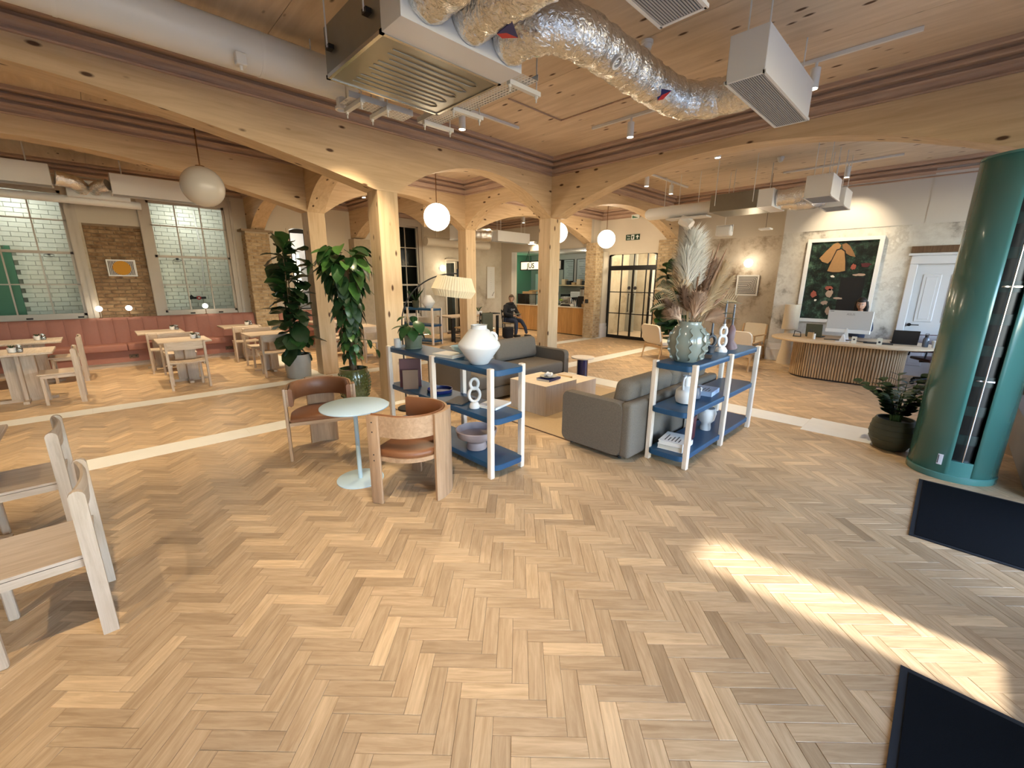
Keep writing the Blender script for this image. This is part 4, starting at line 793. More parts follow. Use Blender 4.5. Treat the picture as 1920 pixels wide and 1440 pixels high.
# ================================================================== PLANTS
def leaf_mesh(name,prof,l,mat,fold=.25,droop=.35,n=6,ruf=0):
    """leaf along +x from the origin, width profile prof(u)"""
    vs=[]; fs=[]
    for i in range(n+1):
        u=i/n; w=prof(u)*l; z=-droop*l*u*u; x=l*u*(1-.12*droop*u)
        vs+=[(x,-w,z+fold*w+ruf*math.sin(u*12)*w),(x,0,z),(x,w,z+fold*w-ruf*math.sin(u*12)*w)]
    for i in range(n): 
        a=3*i; fs+=[(a,a+1,a+4,a+3),(a+1,a+2,a+5,a+4)]
    m=MB(); m.add(vs,fs); m.add([(x,y,z-.003) for x,y,z in vs],[tuple(reversed(f)) for f in fs])
    return m.mesh(name,mat,60)
fid=lambda u:(.08+.55*(u**1.1)*(1-u)**.42*1.25)*(1 if u<.97 else .45)
hrt=lambda u:.62*(u+.06)**.38*(1-u)**.72 if u<1 else 0
ell=lambda u:.42*math.sin(PI*min(1,u*.97+.015))**.8*(1-.25*u)
LF={k:[leaf_mesh('leaf',fid,1,'leaf_dark' if q%3 else 'leaf_mid',.22,.25+.2*q,6,.12) for q in range(3)] for k in ('fig',)}
LH_={'a':leaf_mesh('leaf',hrt,1,'leaf_dark',.2,.35),'b':leaf_mesh('leaf',hrt,1,'leaf_mid',.25,.3),'c':leaf_mesh('leaf',hrt,1,'leaf_light',.25,.25),'y':leaf_mesh('leaf',hrt,1,'leaf_yellow',.25,.3)}
LE={'d':leaf_mesh('leaf',ell,1,'leaf_dark',.15,.15),'m':leaf_mesh('leaf',ell,1,'leaf_mid',.2,.3)}
rnd=random.Random(3)
def fig(label,loc,pot,h0,h1,rad,n,stems,seed,pots):
    rn=random.Random(seed); t=thing('fiddle_leaf_fig',label,'plant',loc,rn.uniform(0,6))
    pots(t)
    for (dx,dy) in stems:
        MB().tube([(dx*.3,dy*.3,h0*.9),(dx*.8,dy*.8,(h0+h1)/2),(dx,dy,h1)],[.018,.013,.006],7).obj('stem','stem_brown',t,60)
    for k in range(n):
        dx,dy=stems[k%len(stems)]; u=(k+.5)/n; z=h0+.16+(h1-h0-.06)*u; f=.3+.7*min(1,(z-h0)/(h1-h0)+.2); a=k*2.399+rn.uniform(-.3,.3)
        sc=rad*rn.uniform(.8,1.15)*(1.0-.28*u)
        inst(LF['fig'][rn.randrange(3)],t,(dx*f,dy*f,z),(rn.uniform(-.6,.6),rn.uniform(-1.0,.35)+(.4 if u<.25 else 0)-(.6 if u>.9 else 0),a),sc,'leaf')
    return t
def pot_concrete(t):
    MB().lathe([(.195,0),(.205,.01),(.232,.44),(.215,.44),(.21,.40),(.001,.40)],40,cap=False).obj('pot','pot_concrete',t,50); MB().cyl((0,0,.38),(0,0,.405),.209,n=30).obj('soil','soil',t)
fig('tall fiddle leaf fig in a grey concrete planter before a timber column',(2.50,8.33,0),0,.42,2.28,.40,104,[(0,0),(.16,.08),(-.14,.10),(.02,-.14)],5,pot_concrete)
def pot_dark(t):
    MB().lathe([(.16,0),(.2,.02),(.22,.4),(.2,.4),(.19,.36),(.001,.36)],28,cap=False).obj('pot','pot_olive',t,50); MB().cyl((0,0,.34),(0,0,.365),.19,n=24).obj('soil','soil',t)
fig('fiddle leaf fig half hidden behind the dried grasses, by the glass doors',(11.2,5.35,0),0,.36,2.15,.44,90,[(0,0),(.14,-.08),(-.15,.08)],12,pot_dark)
# climbing plant on a moss pole in a studded green pot
t=thing('climbing_plant','tall climbing heart-leaf plant on a pole in a studded glossy green pot','plant',(2.56,6.02,0))
pot=MB().lathe([(.15,0),(.165,.015),(.215,.16),(.23,.30),(.215,.42),(.195,.49),(.205,.51),(.185,.51),(.18,.46),(.001,.46)],44,cap=False).obj('pot','pot_green',t,50); MB().cyl((0,0,.44),(0,0,.465),.183,n=30).obj('soil','soil',t)
stud=MB().sphere((0,0,0),.0125,8,6).mesh('stud','pot_green',60)
for j in range(8):
    z=.10+j*.047; r=[.197,.208,.218,.226,.229,.226,.220,.210][j]
    for k in range(26):
        a=2*PI*(k+.5*(j%2))/26; inst(stud,pot,(r*math.cos(a),r*math.sin(a),z),name='stud')
MB().cyl((0,0,.4),(0,0,2.05),.055,.05,n=12).obj('moss_pole','stem_brown',t,50)
rn=random.Random(21)
for k in range(230):
    u=(k+.5)/230; z=.62+1.62*u**.82; a=k*2.399+rn.uniform(-.4,.4); rr=.085+.03*rn.random()+(.07 if z>1.75 else 0)+(.03 if z>1.3 else 0)
    sc=rn.uniform(.115,.165)*(1.0 if z<1.25 else 1.35 if z<1.7 else 1.75)*(.8 if z<.8 else 1)
    me=LH_['c' if rn.random()<(.30 if z>1.7 else .05) else 'b' if rn.random()<.4 else 'a']
    if k in (150,): me=LH_['y']
    inst(me,t,(rr*math.cos(a),rr*math.sin(a),z),(rn.uniform(-.35,.35),rn.uniform(.45,1.25) if z<1.9 else rn.uniform(-.1,.8),a),sc,'leaf')
for k,(a,z,l) in enumerate(((2.6,2.12,.34),(-.5,1.95,.36),(-.3,1.7,.3),(-.9,.95,.28))):
    p=[(.1*math.cos(a),.1*math.sin(a),z),((.1+l*.6)*math.cos(a),(.1+l*.6)*math.sin(a),z-.02),((.1+l)*math.cos(a),(.1+l)*math.sin(a),z-.16)]
    MB().tube(p,.004,5).obj('vine','stem_green',t)
    for q in (1,2): inst(LH_['a' if k%2 else 'b'],t,p[q],(0,.9,a+rn.uniform(-.5,.5)),.13,'leaf')
# small plant on the left shelf
t=thing('shelf_plant','leafy plant in a sage clay pot on the blue shelf','plant',(2.52,4.22,ZT)); MB().lathe([(.085,0),(.092,.008),(.105,.15),(.09,.15),(.086,.12),(.001,.12)],28,cap=False).obj('pot','pot_sage',t,50); MB().cyl((0,0,-.0),(0,0,.014),.10,n=28).obj('saucer','pot_sage',t); MB().cyl((0,0,.11),(0,0,.125),.087,n=20).obj('soil','soil',t)
rn=random.Random(4)
for k in range(20):
    a=k*2.4; l=rn.uniform(.06,.24); e=(.07*math.cos(a)*rn.uniform(.4,1.4),.07*math.sin(a)*rn.uniform(.4,1.4),.13+l)
    MB().tube([(.02*math.cos(a),.02*math.sin(a),.12),e],.003,4).obj('stalk','stem_green',t); inst(LE['m'],t,e,(0,rn.uniform(-.2,.8),a),rn.uniform(.11,.19),'leaf')
# zamioculcas in an olive ball pot
t=thing('zamioculcas','glossy dark green plant in a round olive pot beside the green cylinder','plant',(6.05,.20,0)); MB().lathe([(.12,0),(.14,.01),(.19,.10),(.205,.19),(.19,.29),(.165,.345),(.15,.345),(.15,.30),(.001,.30)],36,cap=False).obj('pot','pot_olive',t,50); MB().cyl((0,0,.29),(0,0,.31),.15,n=24).obj('soil','soil',t)
for z in (.06,.12,.18,.24,.30): MB().lathe([(r+.0,z+d) for r,d in (({.06:.166,.12:.196,.18:.2045,.24:.199,.30:.187}[z],-.006),({.06:.166,.12:.196,.18:.2045,.24:.199,.30:.187}[z]+.004,0),({.06:.166,.12:.196,.18:.2045,.24:.199,.30:.187}[z],.006))],30,cap=False).obj('pot_ridge','pot_olive',t,50)
rn=random.Random(9)
for k in range(15):
    a=k*2.399+1; L=rn.uniform(.34,.55); tilt=rn.uniform(.15,.95); pts=[]
    for i in range(9):
        u=i/8; ang=PI/2-tilt*u*1.15; pts.append((.04*math.cos(a)+math.cos(a)*L*u*math.sin(tilt*u*.9),.04*math.sin(a)+math.sin(a)*L*u*math.sin(tilt*u*.9),.30+L*u*math.cos(tilt*u*.75)))
    st=MB().tube(pts,[.011-.001*i for i in range(9)],6).obj('frond_stem','stem_green',t,60)
    for i in range(2,9):
        for s in (-1,1): inst(LE['d'],st,pts[i],(s*.25,-.45,a+s*.95),rn.uniform(.085,.125),'leaf')
# arching palm behind the desk, by the white door
t=thing('arching_palm','thin arching palm leaves beside the white panelled door','plant',(10.7,-.55,0)); MB().lathe([(.12,0),(.16,.3),(.145,.3),(.001,.27)],20,cap=False).obj('pot','pot_olive',t,50)
for k in range(9):
    a=k*.75; L=.55+.05*(k%3); MB().tube([(L*u*math.cos(a)*.8,L*u*math.sin(a)*.8,.28+1.0*u-.55*u*u*(1+.3*(k%2))) for u in [i/8 for i in range(9)]],[.004+.012*math.sin(PI*i/8) for i in range(9)],6,flat_=.2).obj('leaf','leaf_mid',t,60)
# far blue shelf: plant and vase
ca,sa=math.cos(PI/2+.3),math.sin(PI/2+.3)
def onsh(u): return (6.55+ca*u,10.95+sa*u,ZT)
t=thing('spiky_plant','dark spiky plant in a pot on the far blue shelf','plant',onsh(-.15)); MB().lathe([(.08,0),(.11,.2),(.1,.2),(.001,.18)],18,cap=False).obj('pot','pot_olive',t,50)
for k in range(11):
    a=k*2.4; MB().tube([(0,0,.18),(.12*math.cos(a),.12*math.sin(a),.36),(.26*math.cos(a),.26*math.sin(a),.46+.05*(k%3))],[.012,.022,.003],6,flat_=.3).obj('leaf','leaf_dark',t,60)
t=thing('cone_vase','pale double-cone vase on the far blue shelf','vase',onsh(-.62)); MB().lathe([(.08,0),(.19,.15),(.19,.18),(.07,.36),(.06,.36),(.001,.34)],28,cap=False).obj('body','white_ceramic',t,40)
# ---- dried bouquet
t=thing('dried_bouquet','big bunch of dried pampas and brown grasses in the sage vase','dried flowers',(4.06,1.72,ZT+.36))
rn=random.Random(17)
def plume(base,tip,width,mat,nst,curl=.3,strand=.0032,name='plume'):
    base=Vector(base); tip=Vector(tip); ax=(tip-base); Ln=ax.length; ax/=Ln; up=Vector((0,0,1)); s1=ax.cross(up if abs(ax.z)<.95 else Vector((1,0,0))).normalized(); s2_=ax.cross(s1); m=MB()
    for k in range(nst):
        u=rn.random()**.8; a=rn.uniform(0,2*PI); o=base+ax*Ln*(u*.88); l=width*rn.uniform(.6,1.25)*(1.1-.5*u); d=(s1*math.cos(a)+s2_*math.sin(a)); e1=o+(ax*.75+d*.6)*l*.55; e2=o+(ax*.95+d*.85)*l+Vector((0,0,-curl*l*rn.random())); w=(s1*math.cos(a+1.57)+s2_*math.sin(a+1.57))*strand*rn.uniform(.7,1.5)
        i=len(m.v); m.v+=[(o-w)[:],(o+w)[:],(e1-w)[:],(e1+w)[:],e2[:]]; m.f+=[(i,i+1,i+3,i+2),(i+2,i+3,i+4)]
    return stuff(m.obj(name,mat,t))
def stalk(a,b,r=.003,mat='frond_tan'): MB().tube([a,((a[0]+b[0])/2,(a[1]+b[1])/2,(a[2]+b[2])/2+.01),b],r,5).obj('stalk',mat,t)
CR,CU=Vector((.71785,-.69617,0)),Vector((0,0,1))
def bp(r,z,dpt=0): v=CR*r+Vector((.697,.717,0))*dpt; return (v.x,v.y,z)
for (r0,z0,r1,z1,wd_,mt,n_,d0) in [(-.05,.36,-.06,.86,.20,'pampas_white',2200,0),(-.02,.40,.02,.82,.18,'pampas_white',1500,.05),(-.08,.34,-.12,.70,.18,'pampas_white',1300,-.03),(.03,.32,.06,.62,.12,'pampas_white',600,.04),(-.10,.26,-.14,.52,.13,'pampas_cream',600,.0),
  (.16,.22,.30,.60,.09,'pampas_cream',700,.02),(.20,.20,.38,.46,.08,'pampas_cream',600,.03),(.12,.2,.22,.66,.07,'pampas_pink',600,.05),(.08,.25,.16,.62,.06,'pampas_brown',500,0),(.05,.2,.07,.58,.06,'pampas_brown',400,.06),(-.05,.12,-.12,.36,.09,'pampas_brown',600,-.04),(.0,.06,.02,.28,.13,'pampas_pink',800,-.08),(-.1,.04,-.2,.14,.12,'pampas_pink',600,-.04),(.12,.04,.24,.10,.11,'pampas_pink',600,-.04),(.06,.08,.10,.24,.1,'pampas_cream',500,-.09),(-.15,.1,-.26,.24,.08,'pampas_brown',300,0)]:
    stalk((0,0,-.25),bp(r0,z0,d0)); plume(bp(r0,z0,d0),bp(r1,z1,d0),wd_,mt,n_ if mt=='pampas_white' else int(n_*1.6),strand=.0032 if mt=='pampas_white' else .0044)
for (r1,z1,mt) in [(.20,.76,'pampas_brown'),(.15,.70,'pampas_brown'),(.27,.70,'pampas_brown'),(.24,.62,'pampas_brown'),(.33,.30,'pampas_brown'),(.36,.36,'pampas_brown'),(.05,.66,'pampas_brown')]:
    a=bp(r1*.15,.02); b=bp(r1,z1); q=[tuple(a[i]+(b[i]-a[i])*u for i in range(3)) for u in (0,.5,.62,.8,1)]; MB().tube(q,[.003,.004,.013,.012,.002],7).obj('cattail_spike',mt,t,60)
for (r1,z1,n_) in [(-.34,.34,16),(-.30,.24,14),(-.36,.16,14),(.42,.22,14),(-.24,.42,14)]:
    a=Vector(bp(r1*.1,.02)); b=Vector(bp(r1,z1)); m=MB()
    for k in range(n_):
        u=.25+.75*k/n_; o=a.lerp(b,u)+Vector((0,0,.10*math.sin(PI*u)))
        for s in (-1,1):
            e=o+(b-a).normalized()*.10+Vector((.697,.717,0))*s*.03+Vector((0,0,s*.09)); w=Vector((0,0,.004)); i=len(m.v); m.v+=[(o-w)[:],(o+w)[:],e[:]]; m.f+=[(i,i+1,i+2)]
    stuff(m.obj('frond','frond_tan',t))
for (r1,z1) in [(.40,.20),(.40,.05),(.36,.10)]: inst(leaf_mesh('leaf',ell,1,'frond_green',.1,.1),t,bp(r1-.08,z1),(0,-.1,math.atan2(-.69617,.71785)),.16,'leaf')
# ================================================================== CEILING SERVICES
def globe_pendant(x,lit,label):
    t=thing('globe_pendant',label,'pendant lamp',(x,6.95,ZC),group='globe pendants in a row under the arches'); MB().cyl((0,0,-.03),(0,0,0),.05,n=16).obj('ceiling_rose','brass',t,40); MB().cyl((0,0,-.79),(0,0,-.03),.008,n=8).obj('rod','brass',t); MB().cyl((0,0,-.80),(0,0,-.775),.05,n=16).obj('cap','brass',t); MB().sphere((0,0,-1.02),.24,36,22).obj('globe','globe_on' if lit else 'globe_off',t,80)
globe_pendant(1.20,False,'large unlit white globe pendant on a brown rod over the cafe side'); globe_pendant(4.78,True,'glowing globe pendant between the second and third columns, above the arc lamp shade'); globe_pendant(8.27,True,'glowing globe pendant partly hidden by the sofa corner column'); globe_pendant(10.37,True,'glowing globe pendant in front of the black glass doors')
for x in (4.78,8.27,10.37): lampdata('pendant_glow','POINT',42,WARM,(x,6.95,2.62),size=.2)
# tracks with cylinder spots
def track(axis,a,b,c,spots,label,z=ZC):
    x0,y0=(a,c) if axis==0 else (c,a); t=thing('track_light',label,'track light',(x0,y0,z-.0)); L=b-a
    (MB().box(0,L,-.017,.017,-.035,-.002) if axis==0 else MB().box(-.017,.017,0,L,-.035,-.002)).obj('track_rail','white_metal',t)
    for (u,tx,ty,en) in spots:
        u-=a; p=(u,0) if axis==0 else (0,u)
        q=MB().cyl((p[0],p[1],-.035),(p[0],p[1],-.09),.014,n=10).obj('spot_stem','white_metal',t)
        h=MB().lathe([(.042,-.27),(.045,-.265),(.045,-.09),(.038,-.085),(.001,-.085)],22,(p[0],p[1],0),cap=False).obj('spot_head','white_metal',t,40)
        MB().cyl((p[0],p[1],-.262),(p[0],p[1],-.258),.041,n=22).obj('spot_lens','lamp_disc',t)
        lampdata('spot_beam','SPOT',en,WARM,(p[0],p[1],-.29),Vector((tx,ty,-1)).to_track_quat('-Z','Y').to_euler(),.03,78,.75,t)
EN=230
track(0,3.72,4.77,4.80,[(3.74,-.1,-.25,EN)],'white ceiling track with one spot beside the metal ceiling box')
track(0,-2.6,1.98,4.80,[(-2.2,-.1,.45,EN),(-.8,-.1,.55,EN),(.6,-.1,.5,EN)],'long white ceiling track with spots beside the round white duct')
track(0,2.2,3.3,4.80,[(2.60,-.1,.35,EN)],'short white ceiling track with one spot behind the metal ceiling box')
track(1,.58,4.05,5.53,[(3.42,-.2,.1,EN),(1.35,.15,.1,EN)],'long white ceiling track with two spots beside the foil duct')
track(0,8.35,10.3,4.75,[(8.42,.1,.1,EN),(9.5,.15,-.15,EN)],'white ceiling track with two spots in the reception bay, above the white round duct')
track(1,1.4,4.0,7.35,[(2.95,.2,-.1,EN)],'ceiling track with one bright spot just past the wide right arch')
track(0,-2.6,2.3,9.9,[(-.7,0,.1,EN*1.2),(.8,0,.1,EN*1.2),(2.1,.1,.1,EN*1.2)],'long ceiling track with spots over the cafe tables')
track(0,3.4,5.3,10.1,[(3.9,0,.1,EN),(4.9,0,0,EN)],'ceiling track with two spots over the tables past the columns')
track(0,6.2,10.8,10.4,[(7.2,0,.1,EN),(9.0,.1,0,EN),(10.6,.2,.1,EN)],'ceiling track with three spots over the dark wood table')
track(0,-2.6,1.2,1.6,[(-1.9,0,.4,EN*.8),(-.2,.1,.2,EN),(1.0,.35,.15,EN)],'ceiling track with three spots above the entrance side')  # added out of view, puts warm light on the near floor
track(1,1.0,2.8,10.3,[(1.75,.95,0,EN*.55)],'ceiling track with one spot lighting the big painting')
# main fan coil unit, plenum and foil ducts
def hang(t,pts,z0,z1,mat='white_metal'):
    for (x,y) in pts: MB().cyl((x,y,z0),(x,y,z1),.006,n=6).obj('hanger_rod',mat,t)
u=thing('fan_coil_unit','big galvanised fan coil box with ribbed underside hung from the ceiling','air conditioner',(2.07,3.25,3.30)); MB().rbox(-.51,.51,-.44,.44,0,.34,.006,1).obj('casing','galv',u)
for (a,b,c,d) in ((-.515,-.49,-.445,.445),(.49,.515,-.445,.445),(-.515,.515,-.445,-.42),(-.515,.515,.42,.445)): MB().box(a,b,c,d,-.006,.02).obj('edge_flange','galv_edge',u)
for k,y in enumerate((-.31,-.17,-.03,.11,.25)): MB().tube([(-.36+.05*(k%2),y,-.002),(.36-.04*(k%2),y,-.002),(.40,y+.03,-.002),(.36,y+.07,-.002),(-.36,y+.07,-.002)],.0035,6).obj('pressed_rib','galv',u,60)
hang(u,[(-.55,-.3),(-.55,.3),(.55,-.3),(.55,.3)],.15,.65)
for (x,y) in ((-.55,-.3),(-.55,.3),(.55,-.3),(.55,.3)): MB().box(min(x,x*.92),max(x,x*.92),y-.03,y+.03,.14,.17).obj('bracket','black_metal',u)
MB().box(-.51,.51,-.68,-.44,.0,.33).obj('plenum','white_plastic',u)
def ring(t,c,axis,r,w,mat,name):
    m=MB(); p=Vector(c); ax=Vector(axis).normalized(); q=ax.to_track_quat('Z','Y'); n=20; vs=[]
    for k in range(n):
        a=2*PI*k/n
        for rr,h in ((r,-w),(r,w),(r*.72,w),(r*.72,-w)): vs.append((p+q@Vector((rr*math.cos(a),rr*math.sin(a),h)))[:])
    m.add(vs,[(4*k+i,4*k+(i+1)%4,4*((k+1)%n)+(i+1)%4,4*((k+1)%n)+i) for k in range(n) for i in range(4)]); return m.obj(name,mat,t,40)
def crinkle(pts,r,seed,n=28,step=.018):
    rn=random.Random(seed); P=[Vector(p) for p in pts]; out=[]; 
    for i in range(len(P)-1):
        p0=P[max(i-1,0)]; p1=P[i]; p2=P[i+1]; p3=P[min(i+2,len(P)-1)]; k=max(2,int((p2-p1).length/step))
        for j in range(k):
            s=j/k; out.append(.5*((2*p1)+(-p0+p2)*s+(2*p0-5*p1+4*p2-p3)*s*s+(-p0+3*p1-3*p2+p3)*s**3))
    out.append(P[-1]); rs=[r*(1+.035*math.sin(i*.55)+rn.uniform(-.022,.022)) for i in range(len(out))]
    m=MB().tube(out,rs,n); m.v=[(x+rn.uniform(-.004,.004),y+rn.uniform(-.004,.004),z+rn.uniform(-.004,.004)) for x,y,z in m.v]; return m
f=thing('foil_duct','long crumpled foil duct bending from the ceiling box to the white diffuser','duct',(0,0,0)); f3=crinkle([(2.43,2.57,3.47),(2.44,2.42,3.47),(2.53,2.25,3.475),(2.78,2.17,3.48),(3.3,2.17,3.48),(3.95,2.17,3.47),(4.32,2.10,3.46),(4.47,1.88,3.46),(4.48,1.56,3.46)],.158,5).obj('foil_skin','foil',f,70)
f['label']=f['label']
v=ring(f,(3.06,2.06,3.38),(.1,-.7,-.75),.05,.03,'white_plastic','damper_ring'); 
def tri_label(t,c,n,sz,par):
    p=Vector(c); nn=Vector(n).normalized(); q=nn.to_track_quat('Z','Y')
    for mt,pl in (('navy_label',[(-1,.55),(1,.55),(.0,-.1),(-.25,-.75)]),('red_label',[(1,.55),(.0,-.1),(-.25,-.75),(.45,-.55)])):
        m=MB(); pts=[(p+q@Vector((a*sz,b*sz,0)))[:] for a,b in pl]; pts2=[(Vector(x)+nn*.004)[:] for x in pts]; m.add(pts+pts2,[(0,1,2,3),(7,6,5,4)]+[(k,(k+1)%4,4+(k+1)%4,4+k) for k in range(4)]); m.obj('flow_label',mt,par)
tri_label(f,(3.80,2.06,3.36),(-.3,-.6,-.75),.07,f)
f2=thing('foil_duct','crumpled foil duct with a blue and red mark, middle one on the ceiling box','duct',(0,0,0)); crinkle([(2.08,2.57,3.47),(2.08,2.3,3.47),(2.10,1.95,3.48),(2.12,1.55,3.48)],.15,8).obj('foil_skin','foil',f2,70); tri_label(f2,(2.16,2.28,3.325),(.1,-.15,-1),.09,f2)
f1=thing('foil_duct','crumpled foil duct leaving the top corner of the picture above the ceiling box','duct',(0,0,0)); crinkle([(1.74,2.57,3.47),(1.74,2.3,3.47),(1.55,2.0,3.48),(1.2,1.8,3.48)],.148,9).obj('foil_skin','foil',f1,70)
def diffuser(label,x0,x1,y0,y1,z0,z1,group='white slot diffuser boxes',rods=True,along=0):
    cx,cy=(x0+x1)/2,(y0+y1)/2; hx,hy=(x1-x0)/2,(y1-y0)/2; t=thing('air_diffuser',label,'diffuser',(cx,cy,z0),group=group); MB().rbox(-hx,hx,-hy,hy,.012,z1-z0,.004,1).obj('box','white_metal',t)
    MB().box(-hx+.012,hx-.012,-hy+.012,hy-.012,.004,.012).obj('grille_backing','grille_dark',t)
    for (a,b,c,d) in ((-hx-.01,hx+.01,-hy-.01,-hy+.012),(-hx-.01,hx+.01,hy-.012,hy+.01),(-hx-.01,-hx+.012,-hy,hy),(hx-.012,hx+.01,-hy,hy)): MB().box(a,b,c,d,0,.02).obj('grille_frame','white_metal',t)
    n=16 if along==0 else 16
    sm=(MB().box(-hx+.012,hx-.012,-.004,.004,0,.008) if along==0 else MB().box(-.004,.004,-hy+.012,hy-.012,0,.008)).mesh('grille_slat','grille')
    w_=hy if along==0 else hx
    for k in range(n):
        q=-w_+.012+(2*w_-.024)*(k+.5)/n; inst(sm,t,(0,q,.001) if along==0 else (q,0,.001),name='grille_slat')
    if rods: hang(t,[(-hx*.75,-hy*.55),(-hx*.75,hy*.55),(hx*.75,-hy*.55),(hx*.75,hy*.55)],z1-z0,ZC-z0)
    return t
diffuser('white slot diffuser box at the end of the long foil duct',3.85,5.2,1.27,1.55,3.30,3.63); diffuser('white slot diffuser box cut off at the top edge of the picture',1.42,2.77,1.27,1.55,3.30,3.63)
diffuser('white diffuser box over the cafe tables, left of the foil bends',-2.2,-.24,10.75,11.05,3.28,3.61); diffuser('white diffuser box over the cafe tables, right of the foil bends, above the second window',.49,1.9,10.75,11.05,3.25,3.60)
dl=thing('foil_duct','twin foil bends between the two cafe diffuser boxes','duct',(0,0,0)); crinkle([(-.2,10.95,3.44),(.02,11.0,3.40),(.10,11.25,3.36)],.12,3,20).obj('foil_skin','foil',dl,70); crinkle([(.46,10.95,3.42),(.33,11.05,3.38),(.28,11.3,3.34)],.10,4,20).obj('foil_skin','foil',dl,70)
e=tag(MB().rbox(-.1,.75,11.25,11.6,3.2,3.5,.01,1).obj('duct_plenum','white_metal'),'white plenum box behind the foil bends over the cafe','duct'); e=tag(MB().tube([(-2.6,11.45,3.17),(.9,11.45,3.17)],.07,14).obj('cafe_pipe','white_metal',None,50),'long white pipe under the cafe ceiling in front of the windows','pipe')
# white round duct along the beam
d=thing('round_duct','long white round duct running beside the timber beam at the top left','duct',(0,4.58,3.68)); MB().tube([(x,0,0) for x in (-3.5,-2,-1,0,1,2.18)],.168,36).obj('duct_skin','white_metal',d,50)
for x in (-1.2,.1,1.35): MB().tube([(x-.012,0,0),(x+.012,0,0)],.171,36).obj('duct_joint','white_plastic',d,50)
c_=MB().cyl((2.05,-.02,-.12),(2.05,-.02,-.24),.05,n=20).obj('damper_stub','white_plastic',d,40); ring(c_,(2.05,-.02,-.25),(0,0,1),.065,.012,'white_plastic','damper_ring')
b_=MB().rbox(1.12,1.20,-.19,-.12,-.19,-.10,.006,1).obj('sensor_box','white_plastic',d); MB().cyl((1.16,-.15,-.19),(1.16,-.15,-.225),.012,n=8).obj('sensor_tip','white_plastic',b_)
hang(d,[(-.6,0),(.7,0),(1.8,0)],.16,.27)
# perforated cable trays
def tray(label,x0,x1,y0,y1,z,axis):
    t=thing('cable_tray',label,'cable tray',(x0,y0,z),group='white perforated cable trays'); L=(x1-x0) if axis==0 else (y1-y0); Wd=(y1-y0) if axis==0 else (x1-x0); m=MB(); cell=.036; nl=int(L/cell); nw=max(3,int(Wd/.03)); vs=[]
    def P(u,v,h=0): return (u,v,h) if axis==0 else (v,u,h)
    for i in range(nl):
        for j in range(nw):
            u0,u1=L*i/nl,L*(i+1)/nl; v0,v1=Wd*j/nw,Wd*(j+1)/nw; a,b=u0+(u1-u0)*.22,u1-(u1-u0)*.22; c,d_=v0+(v1-v0)*.33,v1-(v1-v0)*.33
            o=[P(u0,v0),P(u1,v0),P(u1,v1),P(u0,v1)]; k=[P(a,c),P(b,c),P(b,d_),P(a,d_)]; m.add(o+k,[(0,1,5,4),(1,2,6,5),(2,3,7,6),(3,0,4,7)])
    m.obj('perforated_base','tray_white',t)
    for v in (0,Wd): 
        q=MB(); p=[P(0,v-.001,0),P(L,v-.001,0),P(L,v+.001,0),P(0,v+.001,0),P(0,v-.001,.05),P(L,v-.001,.05),P(L,v+.001,.05),P(0,v+.001,.05)]; q.add(p,[(0,3,2,1),(4,5,6,7),(0,1,5,4),(1,2,6,5),(2,3,7,6),(3,0,4,7)]); q.obj('side_wall','tray_white',t)
    return t
ty=tray('white perforated cable tray running beside the galvanised ceiling box',2.62,2.82,2.62,4.1,3.335,1); tx=tray('white perforated cable tray branching off behind the galvanised ceiling box',1.86,2.5,3.98,4.18,3.335,0)
HL=['white strut hanger on the tray right beside the foil ducts','white strut hanger on the tray by the middle of the metal box','white strut hanger where the two cable trays meet','white strut hanger under the branch tray, next to the tray corner','white strut hanger under the branch tray, by the round duct end']
for (x,y,ax,par) in ((2.785,2.75,0,ty),(2.785,3.5,0,ty),(2.785,3.98,0,ty),(2.2,4.08,1,tx),(1.95,4.08,1,tx)):
    p=thing('tray_hanger',HL.pop(0),'bracket',(x,y,3.295),group='strut hangers under the cable trays'); (MB().box(-.17,.19,-.02,.02,0,.035) if ax==0 else MB().box(-.02,.02,-.17,.17,0,.035)).obj('strut','tray_white',p)
    for s in (-1,1):
        q=(s*.155,0) if ax==0 else (0,s*.15); MB().cyl((q[0],q[1],-.05),(q[0],q[1],ZC-3.295),.006,n=6).obj('rod','tray_white',p); MB().cyl((q[0],q[1],-.02),(q[0],q[1],0),.014,n=6).obj('nut','tray_white',p)
e=tag(MB().tube([(4.0,4.2,ZC-.008),(5.0,4.2,ZC-.008),(5.0,2.9,ZC-.008)],.010,6).obj('ceiling_conduit','cornice_x'),'thin conduit bent at a right angle across the timber ceiling','conduit')
t=thing('smoke_detector','white round smoke detector on the timber ceiling near the foil duct','smoke detector',(4.05,2.39,ZC)); MB().cyl((0,0,-.03),(0,0,0),.055,n=20).obj('base','white_plastic',t,40); MB().lathe([(.02,-.075),(.04,-.07),(.046,-.045),(.046,-.03)],18).obj('sensor_head','white_plastic',t,40)
t=thing('smoke_detector','white round smoke detector on the ceiling of the reception bay','smoke detector',(9.1,2.55,ZC)); MB().cyl((0,0,-.03),(0,0,0),.055,n=20).obj('base','white_plastic',t,40); MB().lathe([(.02,-.085),(.04,-.07),(.046,-.045),(.046,-.03)],18).obj('sensor_head','white_plastic',t,40)
